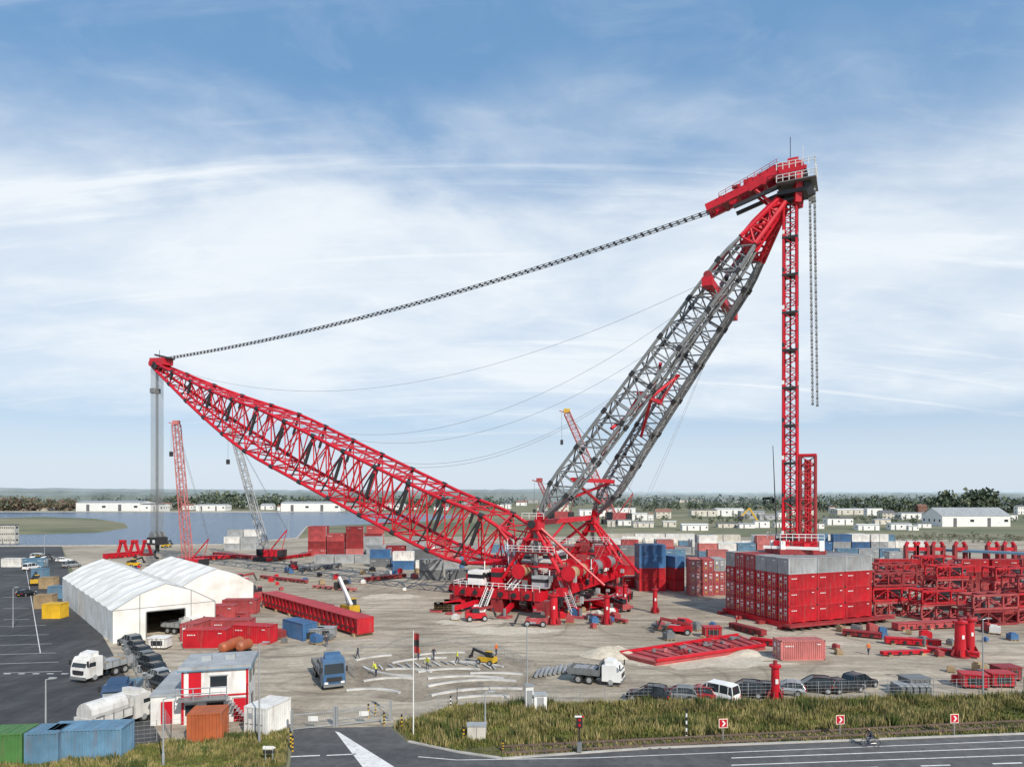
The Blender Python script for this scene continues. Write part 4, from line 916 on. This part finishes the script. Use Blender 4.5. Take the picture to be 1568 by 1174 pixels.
def line_trees(u0,u1,v,hm,n,jit=1.0):
    o=[]
    for k in range(n):
        vv=v+R.uniform(-jit,jit);p=S(R.uniform(u0,u1),vv);h=hm*R.uniform(.6,1.15);o.append((p.x,p.y,h,h*R.uniform(.7,1.1)))
    return o
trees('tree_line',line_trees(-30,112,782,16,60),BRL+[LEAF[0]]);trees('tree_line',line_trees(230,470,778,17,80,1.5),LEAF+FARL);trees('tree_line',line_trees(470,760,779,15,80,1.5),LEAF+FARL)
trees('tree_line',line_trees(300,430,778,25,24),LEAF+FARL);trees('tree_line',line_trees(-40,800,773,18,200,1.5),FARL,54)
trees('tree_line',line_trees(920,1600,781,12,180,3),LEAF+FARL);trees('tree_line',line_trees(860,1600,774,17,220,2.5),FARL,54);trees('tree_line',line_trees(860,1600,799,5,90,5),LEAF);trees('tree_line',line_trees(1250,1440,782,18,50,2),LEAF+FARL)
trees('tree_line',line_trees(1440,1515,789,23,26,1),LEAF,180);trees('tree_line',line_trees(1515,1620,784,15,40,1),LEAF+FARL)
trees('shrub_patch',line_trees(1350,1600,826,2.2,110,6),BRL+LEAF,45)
def band(name,y,h0,h1,x0,x1,m,seed,step=14):
    mb=MB();x=x0;vs=[];
    while x<=x1:
        hh=h0+(h1-h0)*(.5+.5*mn.noise((x*.0012,seed,0)))+3.0*mn.noise((x*.012,seed,3))+2.2*mn.noise((x*.05,seed,7));vs.append((x,hh));x+=step
    pts=[]
    for i,(x,hh) in enumerate(vs): pts+=[(x,y,0),(x,y+6*mn.noise((x*.03,1,seed)),hh*.8),(x,y+12,hh),(x,y+60,hh*.95),(x,y+80,0)]
    n=len(vs);fs=[]
    for i in range(n-1):
        for k in range(4): fs.append((i*5+k,(i+1)*5+k,(i+1)*5+k+1,i*5+k+1))
    mb.add(pts,fs,m);mb.obj(name)
HZ1=M('haze_forest_a',(.18,.22,.22),1,var=.35,scale=.02);HZ2=M('haze_forest_b',(.25,.30,.32),1,var=.2,scale=.01);HZ3=M('haze_forest_c',(.38,.45,.50),1,var=.1,scale=.005)  # distance haze mixed into the base colours, paler and bluer with each step
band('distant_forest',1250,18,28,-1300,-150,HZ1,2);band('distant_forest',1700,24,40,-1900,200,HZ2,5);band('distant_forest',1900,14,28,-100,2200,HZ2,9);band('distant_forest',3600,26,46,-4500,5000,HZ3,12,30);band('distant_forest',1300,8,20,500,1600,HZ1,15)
# ---------------------------------------------------------------- people
def cloth(name,top,bot,hat):
    m,nt,b=nmat(name);N=nt.nodes;L=nt.links;tc=N.new('ShaderNodeTexCoord');sp=N.new('ShaderNodeSeparateXYZ');L.new(tc.outputs['Object'],sp.inputs[0])
    mr=N.new('ShaderNodeMath');mr.operation='DIVIDE';mr.inputs[1].default_value=2;L.new(sp.outputs[2],mr.inputs[0]);cr_=N.new('ShaderNodeValToRGB');cr_.color_ramp.interpolation='CONSTANT'
    e=cr_.color_ramp.elements;e[0].color=(.02,.02,.02,1);e[1].position=.05;e[1].color=(*bot,1)
    for p_,c in((.46,top),(.745,(.5,.3,.22)),(.84,hat)):
        k=e.new(p_);k.color=(*c,1)
    L.new(mr.outputs[0],cr_.inputs[0]);L.new(cr_.outputs[0],b.inputs['Base Color']);b.inputs['Roughness'].default_value=.8;return m
CL=[cloth('hi_vis_orange_clothes',(.6,.14,.02),(.03,.04,.08),(.7,.7,.68)),cloth('dark_clothes',(.03,.035,.05),(.04,.05,.09),(.05,.03,.02)),cloth('hi_vis_yellow_clothes',(.5,.55,.05),(.04,.05,.08),(.7,.7,.68)),cloth('red_clothes',(.4,.02,.02),(.03,.03,.04),(.7,.7,.68))]
def person(loc,rz,m,pose='stand',name='worker'):
    if pose=='ride':
        J=[(0,-.12,.98),(0,.02,1.25),(0,.12,1.45),(0,.17,1.55),(0,.2,1.68),(0,.2,1.78)];kn=[(.12,.32,.85),(-.12,.28,.62)];an=[(.12,.2,.42),(-.12,.12,.2)];toe=[(.12,.34,.4),(-.12,.26,.16)]
        el=[(.26,.28,1.22),(-.26,.28,1.22)];ha=[(.24,.44,1.1),(-.24,.44,1.1)];sh=[(.19,.1,1.42),(-.19,.1,1.42)]
    else:
        st=.22 if pose=='walk' else .04;bd=.25 if pose=='bend' else 0
        J=[(0,0,.95),(0,bd*.6,1.2),(0,bd*1.3,1.42),(0,bd*1.6,1.52),(0,bd*1.9,1.63),(0,bd*1.95,1.73)]
        kn=[(.11,st*.6+.03,.5),(-.11,-st*.3+.03,.5)];an=[(.12,st,.1),(-.12,-st-.02,.1)];toe=[(.13,st+.18,.05),(-.13,-st+.15,.05)]
        sh=[(.19,bd*1.2,1.41),(-.19,bd*1.2,1.41)];el=[(.26,bd*1.2-st*.4,1.13),(-.26,bd*1.2+st*.4,1.13)];ha=[(.27,bd*1.6-st*.5+.08,.88),(-.27,bd*1.6+st*.8+.08,.9)]
    v=list(J)+[];r=[.15,.135,.15,.06,.10,.085];e=[(0,1),(1,2),(2,3),(3,4),(4,5)]
    for i in range(2):
        o=len(v);hx=.1 if i==0 else -.1
        v+=[(hx,J[0][1],J[0][2]-.06),kn[i],an[i],toe[i],sh[i],el[i],ha[i]];r+=[.11,.075,.05,.04,.065,.048,.035];e+=[(0,o),(o,o+1),(o+1,o+2),(o+2,o+3),(2,o+4),(o+4,o+5),(o+5,o+6)]
    me=bpy.data.meshes.new(name);me.from_pydata(v,e,[]);me.materials.append(m);ob=put(name,me,loc,rz)
    md=ob.modifiers.new('Skin','SKIN')
    for i,sv in enumerate(me.skin_vertices[0].data): sv.radius=(r[i],r[i]*.8);sv.use_root=(i==0)
    sb=ob.modifiers.new('Sub','SUBSURF');sb.levels=1;sb.render_levels=1
    hb_=MB();hx,hy,hz=J[4]
    hb_.box((hx,hy+.1,hz+.0),(.03,.04,.04),SKIN);hb_.box((hx,hy+.085,hz-.05),(.05,.02,.012),RED4)
    for s in(-1,1): hb_.box((s*.035,hy+.088,hz+.035),(.022,.015,.012),BLK);hb_.box((s*.088,hy,hz),(.015,.04,.05),SKIN)
    for i in range(2):
        h_=Vector(ha[i]);s=1 if i==0 else -1;dn=(h_-Vector(el[i])).normalized();hb_.beam(h_,h_+dn*.09,.08,.03,SKIN)
        for k,ln in enumerate((.07,.08,.075,.06)):
            p=h_+dn*.09+Vector((0,(k-1.5)*.02,0));q=p+dn*ln*.5;hb_.tube(p,q,.009,SKIN,5);hb_.tube(q,q+dn*ln*.4+Vector((-s*.015,.01,0)),.008,SKIN,5)
        hb_.tube(h_+dn*.03,h_+dn*.08+Vector((0,.05,0)),.011,SKIN,5)
    c_=hb_.obj('face_and_hands');c_.parent=ob
    return ob
for u,v,rz,k,ps in((500,990,.5,1,'stand'),(548,1008,2,1,'walk'),(641,1010,1,0,'stand'),(655,1024,3,2,'bend'),(664,1010,4,1,'walk'),(576,1035,1,2,'bend'),(760,1003,1,0,'stand'),(1128,958,1,3,'walk'),(870,948,2,0,'stand'),(700,1015,5,2,'walk'),(905,938,1,3,'stand'),(1330,1002,0,0,'walk')): person(S(u,v),rz,CL[k],ps)
cyp=S(1333,1143)
person(cyp,math.pi/2,CL[1],'ride','cyclist')
mb=MB()
for y in(-.52,.55):
    n=18;pts=[Vector((0,y+.34*math.cos(2*math.pi*k/n),.34+.34*math.sin(2*math.pi*k/n))) for k in range(n+1)];mb.path(pts,.022,TYRE,5)
    for k in range(0,n,3): mb.tube((0,y,.34),pts[k],.004,GALV,3)
for a,b in(((0,-.52,.34),(0,-.05,.3)),((0,-.05,.3),(0,-.2,.85)),((0,-.2,.8),(0,.38,.85)),((0,-.05,.3),(0,.4,.75)),((0,.38,.95),(0,.55,.34)),((0,-.52,.34),(0,-.2,.8)),((-.25,.48,1.05),(.25,.48,1.05)),((0,.38,.9),(0,.46,1.05))): mb.tube(a,b,.02,BPAINT,6)
mb.box((0,-.2,.88),(.14,.26,.06),BLK);mb.box((0,-.5,.75),(.14,.4,.03),BLK);mb.obj('bicycle',cyp,math.pi/2)
# ---------------------------------------------------------------- small yard clutter
def pallet(m):
    mb=MB()
    for k in range(5): mb.box((0,-.5+k*.25,.14),(1.2,.18,.03),TAN)
    for k in(-.5,0,.5): mb.box((k,0,.06),(.1,1.1,.12),TAN)
    mb.box((0,0,.5),(1.0,.9,.66),m);mb.box((.1,.1,.9),(.6,.5,.2),m);return mb.mesh('pallet_mesh')
PM=[pallet(m) for m in(RED,RED3,GREY,WHT2,TAN,BLK,BLU)]
for (u0,u1,v0,v1,n) in((280,410,915,975,26),(820,960,930,962,18),(1000,1100,955,980,10),(400,640,868,905,24),(1280,1560,965,1005,20),(690,740,925,955,8),(540,800,860,880,20),(200,300,850,875,12),(420,520,975,985,5),(1450,1568,1015,1050,6)):
    for k in range(n): put('loaded_pallet',R.choice(PM),S(R.uniform(u0,u1),R.uniform(v0,v1)),R.uniform(0,3),R.uniform(.7,1.5))
# ---------------------------------------------------------------- light + sky
SD=Vector((.5,-.86,0)).normalized();EL=math.radians(38)
sd=SD*math.cos(EL)+Vector((0,0,math.sin(EL)))
sl=bpy.data.lights.new('sun','SUN');sl.energy=4.4;sl.angle=math.radians(.5);sl.color=(1,.93,.82);so=bpy.data.objects.new('sun',sl);sc.collection.objects.link(so)
so.rotation_euler=(-sd).to_track_quat('-Z','Y').to_euler()
w=bpy.data.worlds.new('World');sc.world=w;w.use_nodes=True;nt=w.node_tree;N=nt.nodes;L=nt.links
bg=N['Background'];bg.inputs['Strength'].default_value=.12
sk=N.new('ShaderNodeTexSky');sk.sky_type='NISHITA';sk.sun_disc=False;sk.sun_elevation=EL;sk.sun_rotation=math.atan2(SD.x,SD.y);sk.dust_density=1.0;sk.air_density=1.0;sk.ozone_density=2.0
tc=N.new('ShaderNodeTexCoord');sp=N.new('ShaderNodeSeparateXYZ');L.new(tc.outputs['Generated'],sp.inputs[0])
def mth(op,a,b=None,cl=False):
    n=N.new('ShaderNodeMath');n.operation=op;n.use_clamp=cl
    for i,x in enumerate((a,b)):
        if x is None:continue
        if isinstance(x,(int,float)): n.inputs[i].default_value=x
        else: L.new(x,n.inputs[i])
    return n.outputs[0]
zz=mth('ADD',mth('MAXIMUM',sp.outputs[2],0.0),.22)
cb=N.new('ShaderNodeCombineXYZ');L.new(mth('DIVIDE',sp.outputs[0],zz),cb.inputs[0]);L.new(mth('DIVIDE',sp.outputs[1],zz),cb.inputs[1])
def nz(scale,rot,scl,det,dist,loc=(0,0,0),rough=.55):
    mpn=N.new('ShaderNodeMapping');mpn.inputs['Rotation'].default_value=(0,0,rot);mpn.inputs['Scale'].default_value=scl;mpn.inputs['Location'].default_value=loc;L.new(cb.outputs[0],mpn.inputs[0])
    n=N.new('ShaderNodeTexNoise');n.inputs['Scale'].default_value=scale;n.inputs['Detail'].default_value=det;n.inputs['Distortion'].default_value=dist;n.inputs['Roughness'].default_value=rough;L.new(mpn.outputs[0],n.inputs['Vector']);return n.outputs['Fac']
def mrng(x,a,b,c=0,d=1):
    n=N.new('ShaderNodeMapRange');n.interpolation_type='SMOOTHSTEP';L.new(x,n.inputs[0])
    for i,k in enumerate((a,b,c,d)): n.inputs[i+1].default_value=k
    return n.outputs[0]
def mix(f,a,b):
    m=N.new('ShaderNodeMixRGB')
    if isinstance(f,float): m.inputs[0].default_value=f
    else: L.new(f,m.inputs[0])
    for i,x in((1,a),(2,b)):
        if isinstance(x,tuple): m.inputs[i].default_value=x
        else: L.new(x,m.inputs[i])
    return m.outputs[0]
n1=mrng(nz(1.1,.2,(1,1.5,1),9,.3),.34,.64)
n2=mrng(nz(2.0,1.25,(.22,2.6,1),10,.7,(3,1,0),.62),.55,.80);n3=mrng(nz(1.8,-.75,(.25,2.8,1),10,.6,(1,4,0),.62),.56,.80);n4=mrng(nz(5,.3,(1,1.6,1),8,.6,(7,2,0),.6),.45,.75)
edge=mth('ADD',sp.outputs[2],mth('MULTIPLY',n1,-.08))
bandf=mth('MULTIPLY',mrng(sp.outputs[2],.03,.16),mrng(edge,.50,.27))
haze=mrng(sp.outputs[2],.22,0.0,0,.66)
cf=mth('ADD',mth('MULTIPLY',bandf,mth('ADD',mth('MULTIPLY',n1,.36),.62)),mth('MULTIPLY',mth('ADD',mth('ADD',n2,n3),mth('MULTIPLY',n4,.22)),.5),True)
cf=mth('MULTIPLY',mth('MAXIMUM',cf,haze),.97)
base=mix(.6,sk.outputs[0],(1.75,3.7,6.4,1))
out=mix(cf,base,(7.35,7.85,8.3,1))
L.new(out,bg.inputs['Color'])
# ---------------------------------------------------------------- camera
cam=bpy.data.cameras.new('camera');co=bpy.data.objects.new('camera',cam);sc.collection.objects.link(co);sc.camera=co
co.location=(0,0,H);co.rotation_euler=(math.radians(90),0,0);cam.sensor_width=36;cam.lens=36*F/1568;cam.shift_y=(HZ-587)/1568;cam.clip_end=20000;cam.clip_start=.5
sc.view_settings.view_transform='Standard';sc.view_settings.look='None';sc.view_settings.exposure=0
